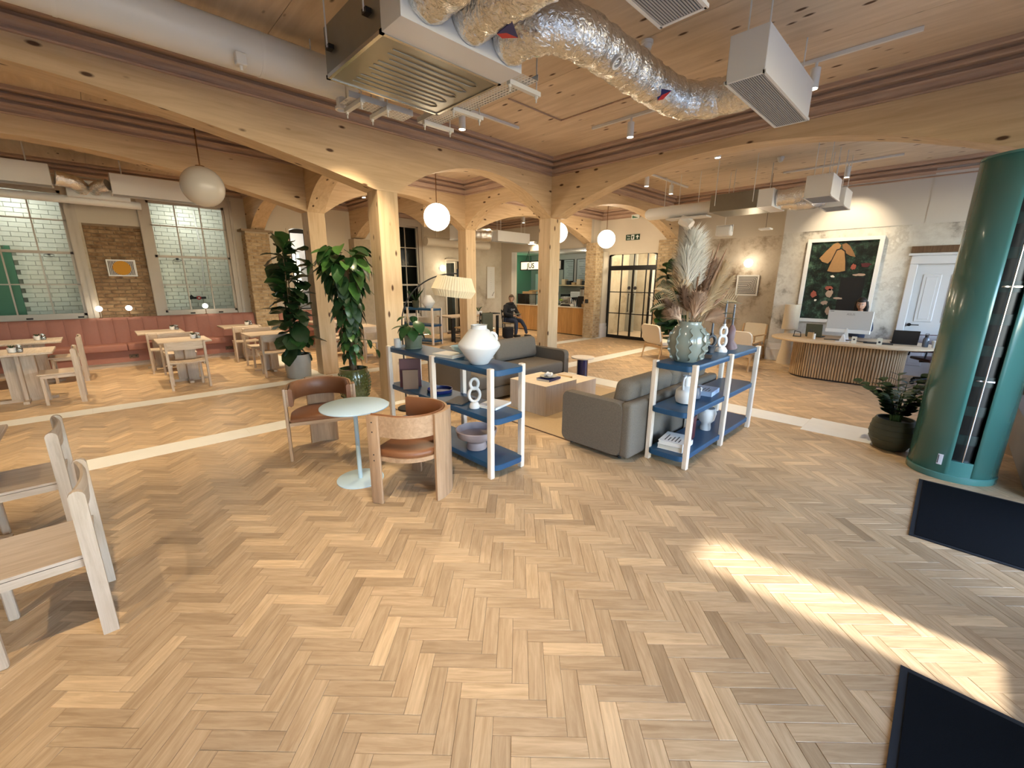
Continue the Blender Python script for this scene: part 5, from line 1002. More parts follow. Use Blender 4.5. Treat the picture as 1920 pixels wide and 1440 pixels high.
# reception bay services
XR=9.0
d=thing('round_duct','white round duct with a rounded end over the reception bay','duct',(XR,0,3.22)); MB().tube([(0,5.03,0),(0,5.02,0),(0,4.95,0),(0,4.6,0),(0,3.52,0)],[.02,.08,.12,.125,.125],26).obj('duct_skin','white_plastic',d,50); hang(d,[(0,4.62),(0,4.3),(0,3.9)],.12,.70)
MB().rbox(-.14,.14,3.66,4.5,-.17,-.14,.006,1).obj('tray_plate','white_metal',d); MB().cyl((0,4.2,-.16),(0,4.0,-.30),.12,.10,n=8).obj('angled_box','white_plastic',d)
u=thing('fan_coil_unit','grey metal fan coil box over the reception bay','air conditioner',(XR,3.05,3.07)); MB().rbox(-.4,.4,-.37,.45,0,.30,.006,1).obj('casing','galv',u); hang(u,[(-.43,-.3),(-.43,.35),(.43,-.3),(.43,.35)],.1,ZC-3.07); MB().box(-.4,.4,-.60,-.37,.0,.29).obj('plenum','white_plastic',u)
f=thing('foil_duct','lumpy foil ducts between the grey box and reception diffusers','duct',(0,0,0)); crinkle([(XR-.15,2.46,3.22),(XR-.12,2.15,3.24),(XR-.1,1.95,3.30)],.13,31,20).obj('foil_skin','foil',f,70); crinkle([(XR+.2,2.46,3.20),(XR+.25,2.1,3.16),(XR+.35,1.85,3.2)],.12,33,20).obj('foil_skin','foil',f,70)
diffuser('white diffuser box over the reception desk, front one',8.55,9.25,1.62,1.98,3.12,3.46,rods=True,along=0); diffuser('white diffuser box over the reception desk, rear one',9.35,9.95,1.56,1.90,3.06,3.36,rods=True,along=0)
e=thing('ceiling_speaker','small white box loudspeaker under the grey fan coil box','speaker',(9.6,3.55,2.72)); MB().rbox(-.09,.09,-.15,.15,0,.2,.03,3).obj('cabinet','white_plastic',e,50); MB().box(-.01,.01,-.165,.165,.08,.22).obj('yoke','white_plastic',e)
hang(e,[(0,0)],.2,ZC-2.72)
e=thing('wifi_access_point','flat white box hung on a cord in the reception bay','access point',(10.3,2.98,2.86)); MB().rbox(-.11,.11,-.11,.11,0,.035,.012,2).obj('housing','white_plastic',e,50); MB().cyl((0,0,.035),(0,0,ZC-2.86),.004,n=5).obj('cord','wire',e)
# far bay services behind the white vase column
diffuser('white diffuser box in the far bay, left of the foil drum',7.72,8.32,10.2,10.6,2.95,3.35,rods=True); diffuser('white diffuser box in the far bay, right of the foil drum',9.0,10.4,9.9,10.2,2.97,3.28,rods=True)
f=thing('foil_duct','short foil drum between two diffuser boxes in the far bay','duct',(0,0,0)); crinkle([(8.3,10.4,3.15),(8.65,10.4,3.15),(9.0,10.3,3.15)],.19,41,20).obj('foil_skin','foil',f,70)
e=tag(MB().tube([(7.4,11.4,2.95),(9.9,11.4,2.95)],.13,18).obj('round_duct','paint_cream',None,50),'cream round duct along the far wall beneath the ceiling','duct'); hang(e,[(7.8,11.4),(9.4,11.4)],3.05,ZC)
# ================================================================== WALL PICTURES, SIGNS
def frame(name,label,cat,axis,t,u0,u1,z0,z1,sgn,fw=.035,fd=.03,fm='frame_white',back='art_white',group=None):
    """picture on a wall; faces along sgn on the given axis"""
    cu,cz=(u0+u1)/2,z0; T=thing(name,label,cat,(cu,t,cz) if axis==1 else (t,cu,cz),group=group); h=(u1-u0)/2; H=z1-z0
    def bx(a,b,c,d,n0,n1,nm,mt,par=T):
        lo,hi=sorted((sgn*n0,sgn*n1)); return (MB().box(a,b,lo,hi,c,d) if axis==1 else MB().box(lo,hi,a,b,c,d)).obj(nm,mt,par)
    for q in ((-h,h,0,fw),(-h,h,H-fw,H),(-h,-h+fw,fw,H-fw),(h-fw,h,fw,H-fw)): bx(*q,0,fd,'frame_side',fm)
    bx(-h+fw,h-fw,fw,H-fw,.002,fd*.45,'artwork',back); return T,bx,h,H,fw,fd
T,bx,h,H,fw,fd=frame('sun_picture','small picture of an orange disc over black stripes on the brick wall','picture',1,12.36,.24,.70,1.83,2.17,-1,.018,.022)
n=17
for k in range(n): a=-h+fw+.01+(2*h-2*fw-.02)*k/n; bx(a,a+(2*h-2*fw-.02)/n*.5,fw+.012,H-fw-.012,fd*.45,fd*.45+.001,'stripe','art_black')
MB().cyl((0,-(fd*.45+.001),H/2),(0,-(fd*.45+.003),H/2),.145,n=40).obj('orange_disc','art_orange',T)
T,bx,h,H,fw,fd=frame('striped_picture','black and white print of nested squared arches on the plaster wall','picture',0,11.99,3.45,3.97,1.46,1.97,-1,.02,.025)
for k in range(7):
    o=.045+k*.031
    # nested U shapes opening to the left
    bx(-h+o,h-.04,H-o-.014,H-o,.012,.0125+.001,'line','art_black'); bx(-h+o,h-.04,o,o+.014,.012,.0135,'line','art_black'); bx(-h+o,-h+o+.014,o,H-o,.012,.0135,'line','art_black')
T,bx,h,H,fw,fd=frame('striped_picture','print of dark vertical wavy stripes half behind the dried grasses','picture',0,11.99,4.49,5.06,1.46,1.98,-1,.02,.025)
for k in range(7): bx(-h+.05+k*.07,-h+.085+k*.07,.05,H-.05,.012,.0135,'stripe','book_brown')
# big painting: thick white box frame, dark garden photo; built as a plain generic picture of the same colours
T,bx,h,H,fw,fd=frame('garden_picture','large dark garden photograph with tan hats in a deep white frame','picture',0,11.34,1.12,2.39,.95,2.70,-1,.07,.075,'frame_white','art_black')
m,t_,b=newmat('garden_print'); L=t_.links.new; tc=t_.nodes.new('ShaderNodeTexCoord'); nz=t_.nodes.new('ShaderNodeTexNoise'); nz.inputs['Scale'].default_value=7; nz.inputs['Detail'].default_value=8; nz.inputs['Roughness'].default_value=.75
cr=ramp(t_,[(.40,(.004,.006,.006)),(.50,(.012,.022,.018)),(.58,(.03,.065,.045)),(.66,(.10,.17,.12)),(.72,(.02,.03,.03))]); L(tc.outputs['Object'],nz.inputs['Vector']); L(nz.outputs[0],cr.inputs[0]); L(cr.outputs[0],b.inputs['Base Color']); b.inputs['Roughness'].default_value=.35
bx(-h+fw,h-fw,fw,H-fw,fd*.45,fd*.45+.002,'garden_print','garden_print')
flat('hat_tan',(.33,.185,.075),.7,var=.12,bscale=25); flat('flower_coral',(.28,.07,.045),.7); flat('petal_pale',(.36,.26,.20),.7); flat('print_black',(.006,.006,.007),.5)
def shape(pts,nm,mt,d=0):
    x=-(fd*.45+.004+d); m=MB(); m.prism([(p[0],p[1]) for p in pts],0,x-.001,x); m.obj(nm,mt,T)
shape([(-.45,.95),(-.05,.95),(-.05,.15),(-.45,.2)][::-1],'dark_patch','print_black')
def blob(cx,cz,rx,rz,mt,nm,n=12,seed=1,d=0):
    q=random.Random(seed); shape([(cx+rx*math.cos(2*PI*k/n)*q.uniform(.6,1.1),cz+rz*math.sin(2*PI*k/n)*q.uniform(.6,1.1)) for k in range(n)],nm,mt,d)
# +y is the picture's left side in the room view
flat('hat_brown',(.21,.11,.045),.7,var=.15,bscale=25)
def uv_(u,v): return ((h-fw)*(1-2*u),H-fw-v*(H-2*fw))
shape([uv_(*q) for q in ((.345,.03),(.40,.01),(.46,.05),(.44,.10),(.38,.20),(.305,.275),(.21,.25),(.16,.205),(.24,.12))],'hat_shape','hat_tan',.001)
shape([uv_(*q) for q in ((.47,.04),(.53,.025),(.59,.06),(.66,.14),(.70,.20),(.62,.185),(.55,.15),(.49,.09))],'hat_shape','hat_brown',.002)
shape([uv_(*q) for q in ((.40,.10),(.47,.085),(.54,.12),(.585,.26),(.605,.385),(.50,.40),(.395,.40),(.30,.38),(.345,.24))],'hat_outline','print_black',.0025)  # dark printed outline that sets the front hat apart
shape([uv_(*q) for q in ((.41,.115),(.47,.10),(.525,.13),(.565,.26),(.585,.37),(.50,.385),(.40,.385),(.315,.37),(.36,.24))],'hat_shape','hat_tan',.003)
for k,(cx,cz,rx,rz,mt) in enumerate([(-.22,1.16,.05,.07,'flower_coral'),(.38,.60,.07,.08,'flower_coral'),(.12,.72,.08,.06,'flower_coral'),(.10,.62,.07,.10,'petal_pale'),(-.06,.52,.10,.03,'petal_pale'),(.16,.42,.09,.05,'petal_pale'),(.08,.26,.05,.1,'petal_pale'),(.33,.47,.025,.025,'candle_white'),(.10,.97,.04,.03,'candle_white'),(-.35,1.0,.14,.03,'petal_pale'),(-.42,1.2,.10,.05,'book_maroon')]): blob(cx,cz,rx,rz,mt,'flower_shape',14,k+3,.004)
T,bx,h,H,fw,fd=frame('tall_poster','tall narrow white poster with a small black squiggle on the far wall','poster',1,12.33,10.63,11.04,1.14,2.32,-1,.008,.012,'cream_wood','art_white')
for k in range(9): bx(-.03+.01*(k%3),.02+.012*(k%2),.35+k*.08,.36+k*.08,.0055,.0065,'text_line','book_grey')
MB().tube([(.05,-.008,.12),(.08,-.008,.10),(.10,-.008,.16),(.14,-.008,.22),(.17,-.008,.24)],.008,6).obj('squiggle','ink',T)
# sconces
def sconce(label,loc,face):
    t=thing('wall_sconce',label,'wall lamp',loc,0,'round globe wall lamps'); d=Vector(face); MB().cyl((0,0,0),d*.03,.06,n=20).obj('backplate','brass',t,40); MB().sphere(d*.11,.10,24,14).obj('globe','globe_on',t,80); lampdata('sconce_glow','POINT',9,WARM,d*.26,size=.1,parent=t)
sconce('round glowing wall lamp above the nested-line picture',(11.99,3.72,2.26),(-1,0,0)); sconce('round glowing wall lamp beside the far doorway, above the arc lamp',(8.57,12.33,2.2),(0,-1,0))
# fire exit sign
def sign(T,pieces,axis=0):
    for (a,b,c,d,mt,nm) in pieces: MB().box(-.008,-.006,-b,-a,c,d).obj(nm,mt,T)
def text_mesh(txt,size,mat,parent,name,loc,rot,depth=.001,bold=0):
    c=bpy.data.curves.new('txt','FONT'); c.body=txt; c.size=size; c.extrude=depth; c.offset=bold; c.align_x='CENTER'; c.align_y='CENTER'; o=bpy.data.objects.new('txt',c); COL.objects.link(o)
    dg=bpy.context.evaluated_depsgraph_get(); me=bpy.data.meshes.new_from_object(o.evaluated_get(dg)); bpy.data.objects.remove(o); bpy.data.curves.remove(c); me.materials.clear(); me.materials.append(MATS[mat]); q=bpy.data.objects.new(name,me); COL.objects.link(q); q.parent=parent; q.location=loc; q.rotation_euler=rot; return q
RX=(PI/2,0,-PI/2)   # text facing -x
T=thing('fire_exit_sign','green fire exit sign with arrow above the black glass doors','sign',(11.94,7.06,3.02)); MB().box(-.006,0,-.235,.235,0,.165).obj('sign_plate','exit_green',T)
text_mesh('Fire\nexit',.07,'exit_white',T,'lettering',(-.0085,.14,.082),RX); MB().box(-.009,-.006,-.05,.05,.015,.15).obj('pictogram_panel','exit_white',T)
MB().prism([(-.01,.03),(.012,.03),(.03,.08),(.02,.12),(-.01,.13),(-.03,.09),(-.015,.08)],0,-.011,-.009).obj('running_figure','exit_green',T); MB().prism([(-.155,.14),(-.215,.085),(-.17,.085),(-.17,.03),(-.14,.03),(-.14,.085),(-.095,.085)],0,-.009,-.006).obj('arrow','exit_white',T)
T=thing('small_exit_sign','small lit green sign high on the wall over the glass doors','sign',(11.93,7.0,3.62)); MB().box(-.03,0,-.13,.13,0,.12).obj('sign_plate','exit_white',T); MB().prism([(-.1,.02),(.1,.02),(.1,.1)],0,-.034,-.03).obj('green_mark','green_lit',T)
# ================================================================== RECEPTION
DX,DY=9.95,1.22
t=thing('reception_desk','oval oak reception desk with vertical fluted slats','desk',(DX,DY,0)); pl=stadium(.42,.84,20); MB().prism(stadium(.405,.825,20)[::-1],2,0,.70).obj('core','desk_core',t,40); MB().prism(stadium(.41,.83,20)[::-1],2,0,.03).obj('kick_plinth','ink',t)
# perimeter slats
pts=[]; P=stadium(.42,.84,40); per=0; N=len(P); segs=[]
for k in range(N):
    a=Vector(P[k]); b=Vector(P[(k+1)%N]); segs.append((a,b,(b-a).length)); per+=(b-a).length
ns=100; sm=MB().rbox(-.0155,.0155,-.010,.010,.03,.70,.005,1).mesh('slat','desk_oak'); acc=0; k=0; cum=0
for i in range(ns):
    tgt=per*(i+.5)/ns
    while cum+segs[k][2]<tgt: cum+=segs[k][2]; k+=1
    a,b,l=segs[k]; p=a.lerp(b,(tgt-cum)/l); d_=(b-a).normalized(); inst(sm,t,(p.x,p.y,0),(0,0,math.atan2(d_.y,d_.x)),name='slat')
tp=stadium(.70,1.24,28); M_=len(tp); m=MB(); vs=[]
for f,z in ((.985,.705),(1,.715),(1,.738),(.99,.745)): vs+=[(x*f,y*f,z) for x,y in tp]
m.add(vs,[(i*M_+q,i*M_+(q+1)%M_,(i+1)*M_+(q+1)%M_,(i+1)*M_+q) for i in range(3) for q in range(M_)]+[tuple(range(M_-1,-1,-1)),tuple(range(3*M_,4*M_))]); m.obj('desktop','desk_top_oak',t,40)
ZD=.745
t=thing('computer_monitor','silver grey monitor seen from behind on the reception desk','monitor',(9.98,1.26,ZD),-.04); MB().rbox(-.02,.02,-.335,.335,.20,.54,.006,1).obj('panel_back','monitor_grey',t); MB().rbox(-.035,.015,-.335,.335,.13,.20,.008,1).obj('lower_band','white_plastic',t); MB().box(.02,.024,-.325,.325,.21,.53).obj('screen','screen_black',t); MB().prism([(-.05,0),(.05,0),(.008,.22),(-.008,.22)],0,-.05,-.035).obj('stand_neck','white_plastic',t); MB().rbox(-.14,.06,-.10,.10,0,.012,.004,1).obj('stand_foot','white_plastic',t)
text_mesh('ASUS',.055,'label_grey',t,'lettering',(-.0215,-.01,.475),RX); MB().box(-.0215,-.02,.25,.31,.518,.526).obj('badge','ink',t)
t=thing('laptop','open black laptop seen from behind near the end of the desk','laptop',(10.0,.45,ZD),.15); MB().rbox(-.02,.24,-.17,.17,0,.016,.004,1).obj('keyboard_base','black_matte',t); MB().rbox(-.006,.006,-.17,.17,0,.24,.004,1).xf(Matrix.Translation((-.02,0,.014))@Matrix.Rotation(R(-14),4,'Y')).obj('lid','screen_black',t)
t=thing('laptop','dark olive laptop lid half behind the monitor','laptop',(10.05,1.78,ZD),-.1); MB().rbox(-.01,.2,-.14,.14,0,.014,.004,1).obj('keyboard_base','black_matte',t); MB().rbox(-.005,.005,-.14,.14,0,.25,.004,1).xf(Matrix.Translation((-.01,0,.012))@Matrix.Rotation(R(-10),4,'Y')).obj('lid','pot_olive',t)
t=thing('pen_box','small kraft cardboard pen box on the desk','box',(9.78,1.78,ZD)); MB().box(-.04,.04,-.045,.045,0,.11).obj('box_body','kraft',t)
for k in range(5): MB().cyl((.015*(k-2),.012*((k*2)%5-2),.02),(.02*(k-2),.014*((k*2)%5-2),.17),.004,n=6).obj('pen','ink',t)
tag(MB().cyl((9.66,1.70,ZD),(9.66,1.70,ZD+.10),.022,n=14).obj('desk_candle','candle_white',None,40),'short cream cylinder standing beside the pen box','candle')
t=thing('business_card_stand','small brown sign stand on the desk, nearer the monitor','stand',(9.50,1.08,ZD),group='desk sign stands'); MB().box(-.01,.01,-.035,.035,0,.12).obj('panel','clear_acrylic',t); MB().cyl((-.011,0,.07),(-.013,0,.07),.016,n=12).obj('printed_mark','ink',t); MB().box(-.02,.04,-.035,.035,0,.006).obj('foot','clear_acrylic',t)
t=thing('business_card_stand','small brown sign stand on the desk, nearer the black laptop','stand',(9.56,.74,ZD),group='desk sign stands'); MB().box(-.01,.01,-.035,.035,0,.12).obj('panel','clear_acrylic',t); MB().cyl((-.011,0,.05),(-.013,0,.05),.018,n=12).obj('printed_mark','ink',t); MB().box(-.02,.04,-.035,.035,0,.006).obj('foot','clear_acrylic',t)
t=thing('document_tray','thin dark document folder lying on the desk','folder',(9.62,.76,ZD+.0),.1); MB().box(.06,.30,-.2,.2,0,.012).obj('folder','black_matte',t)
t=thing('white_card_stand','white triangular card stand beside the monitor foot','stand',(9.62,1.26,ZD)); MB().prism([(-.05,0),(.05,0),(.01,.13),(-.01,.13)],0,-.02,.02).obj('stand_body','white_plastic',t); MB().box(-.06,.06,-.10,.10,0,.008).obj('stand_foot','white_plastic',t)
tag(MB().tube([(9.72,1.55,ZD+.01),(9.68,1.42,ZD+.02),(9.74,1.36,ZD+.01),(9.7,1.15,ZD+.03),(9.8,1.0,ZD+.01),(9.72,.92,ZD+.02)],.008,6).obj('desk_cable','wire',None,60),'black cables lying in front of the monitor','cable')
t=thing('water_bottle','dark teal water bottle with a loop cap on the desk','bottle',(9.86,.18,ZD)); MB().lathe([(.036,0),(.04,.008),(.04,.13),(.03,.155),(.024,.16)],18).obj('bottle_body','candle_grey',t,40); MB().cyl((0,0,.16),(0,0,.195),.024,n=14).obj('cap','black_matte',t,40); MB().tube([(0,-.02,.19),(0,-.02,.22),(0,.02,.22),(0,.02,.19)],.005,6).obj('loop','black_matte',t)
t=thing('paper_cup','white takeaway paper cup beside the water bottle','cup',(9.84,.07,ZD)); MB().lathe([(.027,0),(.038,.10)],18).obj('cup_body','white_ceramic',t,40); MB().lathe([(.041,.10),(.041,.11),(.036,.118)],18).obj('lid','white_plastic',t,40)
t=thing('desk_glasses','pair of dark eyewear stands at the rounded end of the desk','stand',(9.88,2.02,ZD)); MB().tube([(0,-.06,.0),(0,-.05,.09),(0,.05,.11),(0,.06,.0)],.008,6).obj('wire_stand','black_matte',t); MB().box(-.03,.03,-.05,.07,.0,.012).obj('foot','kitchen_dark',t)
t=thing('swivel_chair','burgundy leather swivel chair with chrome arms beside the desk','chair',(10.55,.02,0),2.2)
MB().rbox(-.25,.25,-.24,.24,.44,.49,.022,3).obj('seat','burgundy_leather',t,50); MB().rbox(-.24,.24,-.26,-.225,.55,.88,.015,2).obj('backrest','burgundy_leather',t,50)
for s in (-1,1): a_=MB().tube([(s*.27,.15,.50),(s*.27,.17,.66),(s*.27,-.2,.68),(s*.27,-.24,.50)],.014,8).obj('armrest','black_metal',t,60); MB().sphere((s*.27,.17,.66),.022,10,8).obj('arm_tip','chrome',a_,60)
MB().tube([(-.2,-.05,.42),(.2,-.05,.42)],.02,8).obj('seat_bar','black_metal',t); MB().cyl((0,0,.12),(0,0,.43),.025,n=12).obj('gas_lift','black_metal',t)
for k in range(5): a=2*PI*k/5; l_=MB().tube([(0,0,.12),(.28*math.cos(a),.28*math.sin(a),.075)],.016,8).obj('leg','black_metal',t); MB().cyl((.28*math.cos(a),.28*math.sin(a)-.012,.035),(.28*math.cos(a),.28*math.sin(a)+.012,.035),.034,n=12).obj('castor','black_matte',l_)
t=thing('linen_floor_lamp','cream floor lamp with a cone foot and tall linen drum shade by the desk','lamp',(11.02,2.42,0)); MB().lathe([(.165,0),(.16,.02),(.115,.35),(.09,.77),(.001,.77)],28).obj('cone_foot','lamp_linen',t,50); MB().lathe([(.155,.78),(.15,1.32),(.145,1.32),(.148,.78)],32,cap=False).obj('lamp_shade','lamp_linen',t,50); MB().cyl((0,0,.77),(0,0,.98),.012,n=8).obj('lamp_holder','black_metal',t)
# ================================================================== LOUNGE ARMCHAIRS
def armchair(label,loc,rz):
    t=thing('lounge_armchair',label,'armchair',loc,rz,'oak armchairs with cream pads'); 
    for s in (-1,1):
        MB().tube([(s*.29,.27,0),(s*.29,.25,.56)],.02,8,flat_=.7).obj('leg','armchair_oak_z',t,60); MB().tube([(s*.29,-.34,0),(s*.28,-.26,.36),(s*.27,-.36,.80)],.021,8,flat_=.7).obj('leg','armchair_oak_z',t,60)
        MB().rbox(s*.29-.025,s*.29+.025,-.27,.30,.56,.585,.01,2).obj('armrest','armchair_oak_y',t,50); MB().box(s*.28-.012,s*.28+.012,-.28,.26,.30,.345).obj('side_rail','armchair_oak_y',t)
    MB().box(-.28,.28,.24,.265,.30,.345).obj('front_rail','armchair_oak_x',t); MB().box(-.27,.27,-.29,-.265,.28,.34).obj('back_rail','armchair_oak_x',t)
    MB().rbox(-.27,.27,-.25,.27,.345,.42,.02,3).obj('seat_pad','cream_fabric',t,50)
    pl=rrect(-.30,.30,.40,.83,.10,6); m=MB(); m.prism([(x,z) for x,z in pl],1,-.02,.02); m.xf(Matrix.Translation((0,-.30,0))@Matrix.Translation((0,0,.4))@Matrix.Rotation(R(14),4,'X')@Matrix.Translation((0,0,-.4))); m.obj('backrest','cream_fabric',t,40)
    return t
ac=armchair('oak armchair with cream back in front of the glass doors, beside the dried grasses',(9.55,4.66,0),math.atan2(-.35,.9)-PI/2)
dup(ac,(9.65,2.95,0),-PI/2,'oak armchair with cream back, seen from behind past the candles'); dup(ac,(11.15,3.3,0),PI/2-.15,'oak armchair with cream pads facing out from the plaster wall under the striped pictures')
# ================================================================== JUICE BAR
t=thing('bar_counter','oak fronted juice bar counter with a pale worktop','counter',(11.5,9.95,0)); MB().box(.03,.6,-1.5,1.62,0,.90).obj('carcass','kitchen_dark',t)
nb_=14
for k in range(nb_): a=-1.5+3.12*k/nb_; MB().box(0,.03,a+.003,a+3.12/nb_-.003,.03,.92).obj('front_board','counter_oak',t)
MB().rbox(-.02,.62,-1.52,1.64,.92,.95,.004,1).obj('worktop','marble',t)
t=thing('glass_guard','black framed glass guard on the bar counter with a wood shelf','sneeze guard',(11.52,10.75,.95)); 
for y in (-.12,.40,.80): MB().box(0,.02,y-.012,y+.012,0,.36).obj('post','black_metal',t)
MB().box(0,.32,-.14,.82,.36,.38).obj('top_bar','black_metal',t); MB().box(0,.02,-.14,.82,0,.02).obj('bottom_bar','black_metal',t); 
for (a,b) in ((-.108,.388),(.412,.788)): MB().box(.008,.012,a,b,.02,.36).obj('pane','glass_clear',t)
tag(MB().rbox(11.55,11.8,10.85,11.35,1.331,1.42,.01,1).obj('wood_crate','kraft'),'low wooden crate on top of the bar glass guard','crate'); tag(MB().rbox(11.58,11.85,10.78,11.05,1.421,1.47,.01,1).obj('wicker_tray','book_tan'),'small tan tray on the crate over the bar','tray')
# counter things
rn=random.Random(8)
for k in range(9):
    g=thing('drinking_glass','clear drinking glass in the row behind the glass guard','glass',(11.75+.05*(k%2),10.55+.055*k-.35,.95),group='glasses behind the bar guard'); MB().lathe([(.022,0),(.028,.10),(.025,.10),(.02,.006),(.001,.006)],12,cap=False).obj('glass_body','jar_glass',g,50)
t=thing('juice_bottle','bottle of green juice with a stem on the bar counter','bottle',(11.6,9.5,.95)); MB().lathe([(.05,0),(.02,.012),(.016,.16),(.07,.19),(.075,.24)],18).obj('glass_body','jar_glass',t,50); MB().cyl((0,0,.20),(0,0,.245),.072,n=16).obj('juice_fill','juice',t)
t=thing('coffee_grinder','tall black and steel coffee brewer at the end of the bar','coffee machine',(11.75,8.66,.95)); MB().rbox(-.13,.13,-.14,.14,0,.36,.015,2).obj('body','black_matte',t,50); MB().cyl((0,0,.36),(0,0,.58),.12,n=20).obj('steel_tank','steel',t,40); MB().lathe([(.12,.58),(.12,.62),(.06,.66),(.02,.67)],20).obj('lid','black_matte',t,40)
t=thing('espresso_machine','low dark espresso machine on the bar','coffee machine',(11.93,9.40,.95)); MB().rbox(-.2,.2,-.24,.24,.02,.32,.03,2).obj('body','steel',t,50); MB().box(-.22,-.05,-.2,.2,.0,.06).obj('drip_tray','black_matte',t)
for y in (-.1,.1): MB().tube([(-.2,y,.14),(-.32,y,.12)],.014,8).obj('portafilter','black_matte',t)
t=thing('white_teapot','small white pot standing on the bar counter','pot',(11.6,9.0,.95)); MB().lathe([(.04,0),(.07,.04),(.05,.09),(.02,.10)],18).obj('body','white_gloss',t,50); MB().tube([(0,.06,.04),(0,.11,.08)],.012,7).obj('spout','white_gloss',t)
for k in range(3): tag(MB().lathe([(.03,0),(.03,.16),(.012,.2),(.012,.24)],12,(11.7,8.92+.07*k,.95)).obj('steel_bottle','steel',None,40),'slim steel bottle behind the white pot on the bar','bottle','steel bottles on the bar')
t=thing('menu_box','small kraft box with white cards at the pier end of the bar','box',(11.58,8.50,.95)); MB().box(-.05,.05,-.06,.06,0,.12).obj('box_body','kraft',t)
for k in range(2): MB().box(-.02,.02,-.03+.04*k,-.01+.04*k,.06,.2).obj('card','book_white',t)
t=thing('bar_wall_box','small black box fixed to the brick pier above the bar','box',(11.2,8.1,1.12)); MB().rbox(-.06,0,-.05,.05,0,.12,.01,1).obj('housing','black_matte',t)
# kitchen shell
wk2=struct(MB().box(13.9,14.0,8.0,13.2,0,3.3).obj('wall_kitchen','kitchen_wall')); struct(MB().box(11.62,13.88,13.1,13.2,0,3.3).obj('wall_kitchen_far','green_lit')); struct(MB().box(11.62,13.88,8.305,8.4,0,2.85).obj('wall_kitchen_near','kitchen_wall')); struct(MB().box(11.6,14,8.3,13.2,2.86,2.96).obj('ceiling_kitchen','paint_taupe')); struct(MB().box(11.6,14,8.3,13.2,-.1,-.001).obj('floor_kitchen','kitchen_dark')); struct(MB().box(11.61,11.7,11.8,13.1,0,2.85).obj('wall_kitchen_end','paint_cream'))
d6=struct(MB().box(13.84,13.9,12.0,12.8,0,2.1).obj('door_6','door_paint')); MB().box(13.8,13.86,12.3,12.5,1.5,1.75).obj('porthole','kitchen_dark',d6); MB().box(13.82,13.9,11.9,12.0,0,2.2).obj('door_frame','paint_white',d6)
for k,(a,b) in enumerate(((11.28,10.75),(10.62,10.08))):
    T,bx,h,H,fw,fd=frame('menu_board','printed menu board on the kitchen wall, '+('behind the lit sign' if k==0 else 'next to the brick pier'),'menu',0,13.89,b,a,1.8,2.66,-1,.02,.025,'black_metal','menu_board',group='juice bar menu boards')
    rr=random.Random(k)
    for j in range(11): bx(-h+.05,-h+.05+rr.uniform(.15,.42),.08+j*.068,.095+j*.068,.011,.013,'text_line','ink' if j in(3,7,10) else 'candle_grey')
e=tag(MB().box(13.6,13.898,9.6,11.4,1.62,1.66).obj('kitchen_shelf','cream_wood'),'wooden wall shelf below the menu boards','shelf')
for k in range(6): tag(MB().rbox(13.65,13.85,9.75+.25*k,9.93+.25*k,1.66,1.66+.1+.06*(k%3),.01,1).obj('shelf_box',('kraft','black_matte','cream_wood')[k%3],None),('kraft box on the kitchen shelf','black box on the kitchen shelf','pale wood box on the kitchen shelf')[k%3],'box','boxes on the kitchen shelf')
tag(MB().rbox(13.4,13.895,9.2,11.6,0,.95,.01,1).obj('back_counter','steel'),'steel back counter under the kitchen shelf','counter'); tag(MB().rbox(13.5,13.88,10.0,10.6,.95,1.4,.02,1).obj('kitchen_machine','white_plastic'),'boxy white kitchen machine on the back counter','machine'); tag(MB().rbox(13.5,13.88,10.7,11.1,.95,1.3,.02,1).obj('kitchen_blender','black_matte'),'black blender block on the back counter','machine')
for (x,y) in ((12.7,9.3),(12.7,11.0)): 
    tag(MB().cyl((x,y,2.85),(x,y,2.86),.09,n=18).obj('kitchen_downlight','cool_lamp'),'round recessed downlight in the kitchen ceiling','downlight','kitchen downlights'); lampdata('kitchen_glow','POINT',14,(1,.93,.8),(x,y,2.6),size=.08)
lampdata('green_glow','POINT',7,(.3,1,.55),(12.6,12.7,2.3),size=.1)
# lit box sign
t=thing('juice_bar_sign','lit white box sign in a black frame reading JUS hung over the bar','sign',(11.3,10.1,2.17)); MB().box(-.05,.05,-.57,1.03,.03,.29).obj('light_box','sign_lit',t)
for q in ((-.60,1.06,0,.03),(-.60,1.06,.29,.32),(-.60,-.57,0,.32),(1.03,1.06,0,.32)): MB().box(-.06,.06,*q).obj('frame_bar','black_metal',t)
MB().box(-.06,.06,-.86,-.60,0,.32).obj('end_frame','black_metal',t); MB().box(-.062,-.06,-.83,-.64,.03,.29).obj('side_panel','book_white',t)
text_mesh('JŪS',.24,'ink',t,'lettering',(-.053,.55,.15),RX,.002,.006)
for y in (-.35,.75):
    for s in (-1,1): MB().tube([(0,y+s*.10,.32),(.06,y,.66),(.1,y,.72)],.008,6).obj('hanger','black_metal',t)
t=thing('bar_floodlight','small white floodlight over the bar lintel','lamp',(11.2,10.55,3.05)); MB().rbox(-.08,.08,-.16,.16,0,.08,.01,1).obj('housing','white_metal',t); MB().box(.08,.2,-.02,.02,.02,.06).obj('wall_arm','white_metal',t); MB().box(-.06,.06,-.13,.13,-.004,0).obj('lens','globe_on',t); lampdata('flood_beam','SPOT',14,WARM,(0,0,-.03),Vector((.7,0,-.6)).to_track_quat('-Z','Y').to_euler(),.05,120,.8,t)
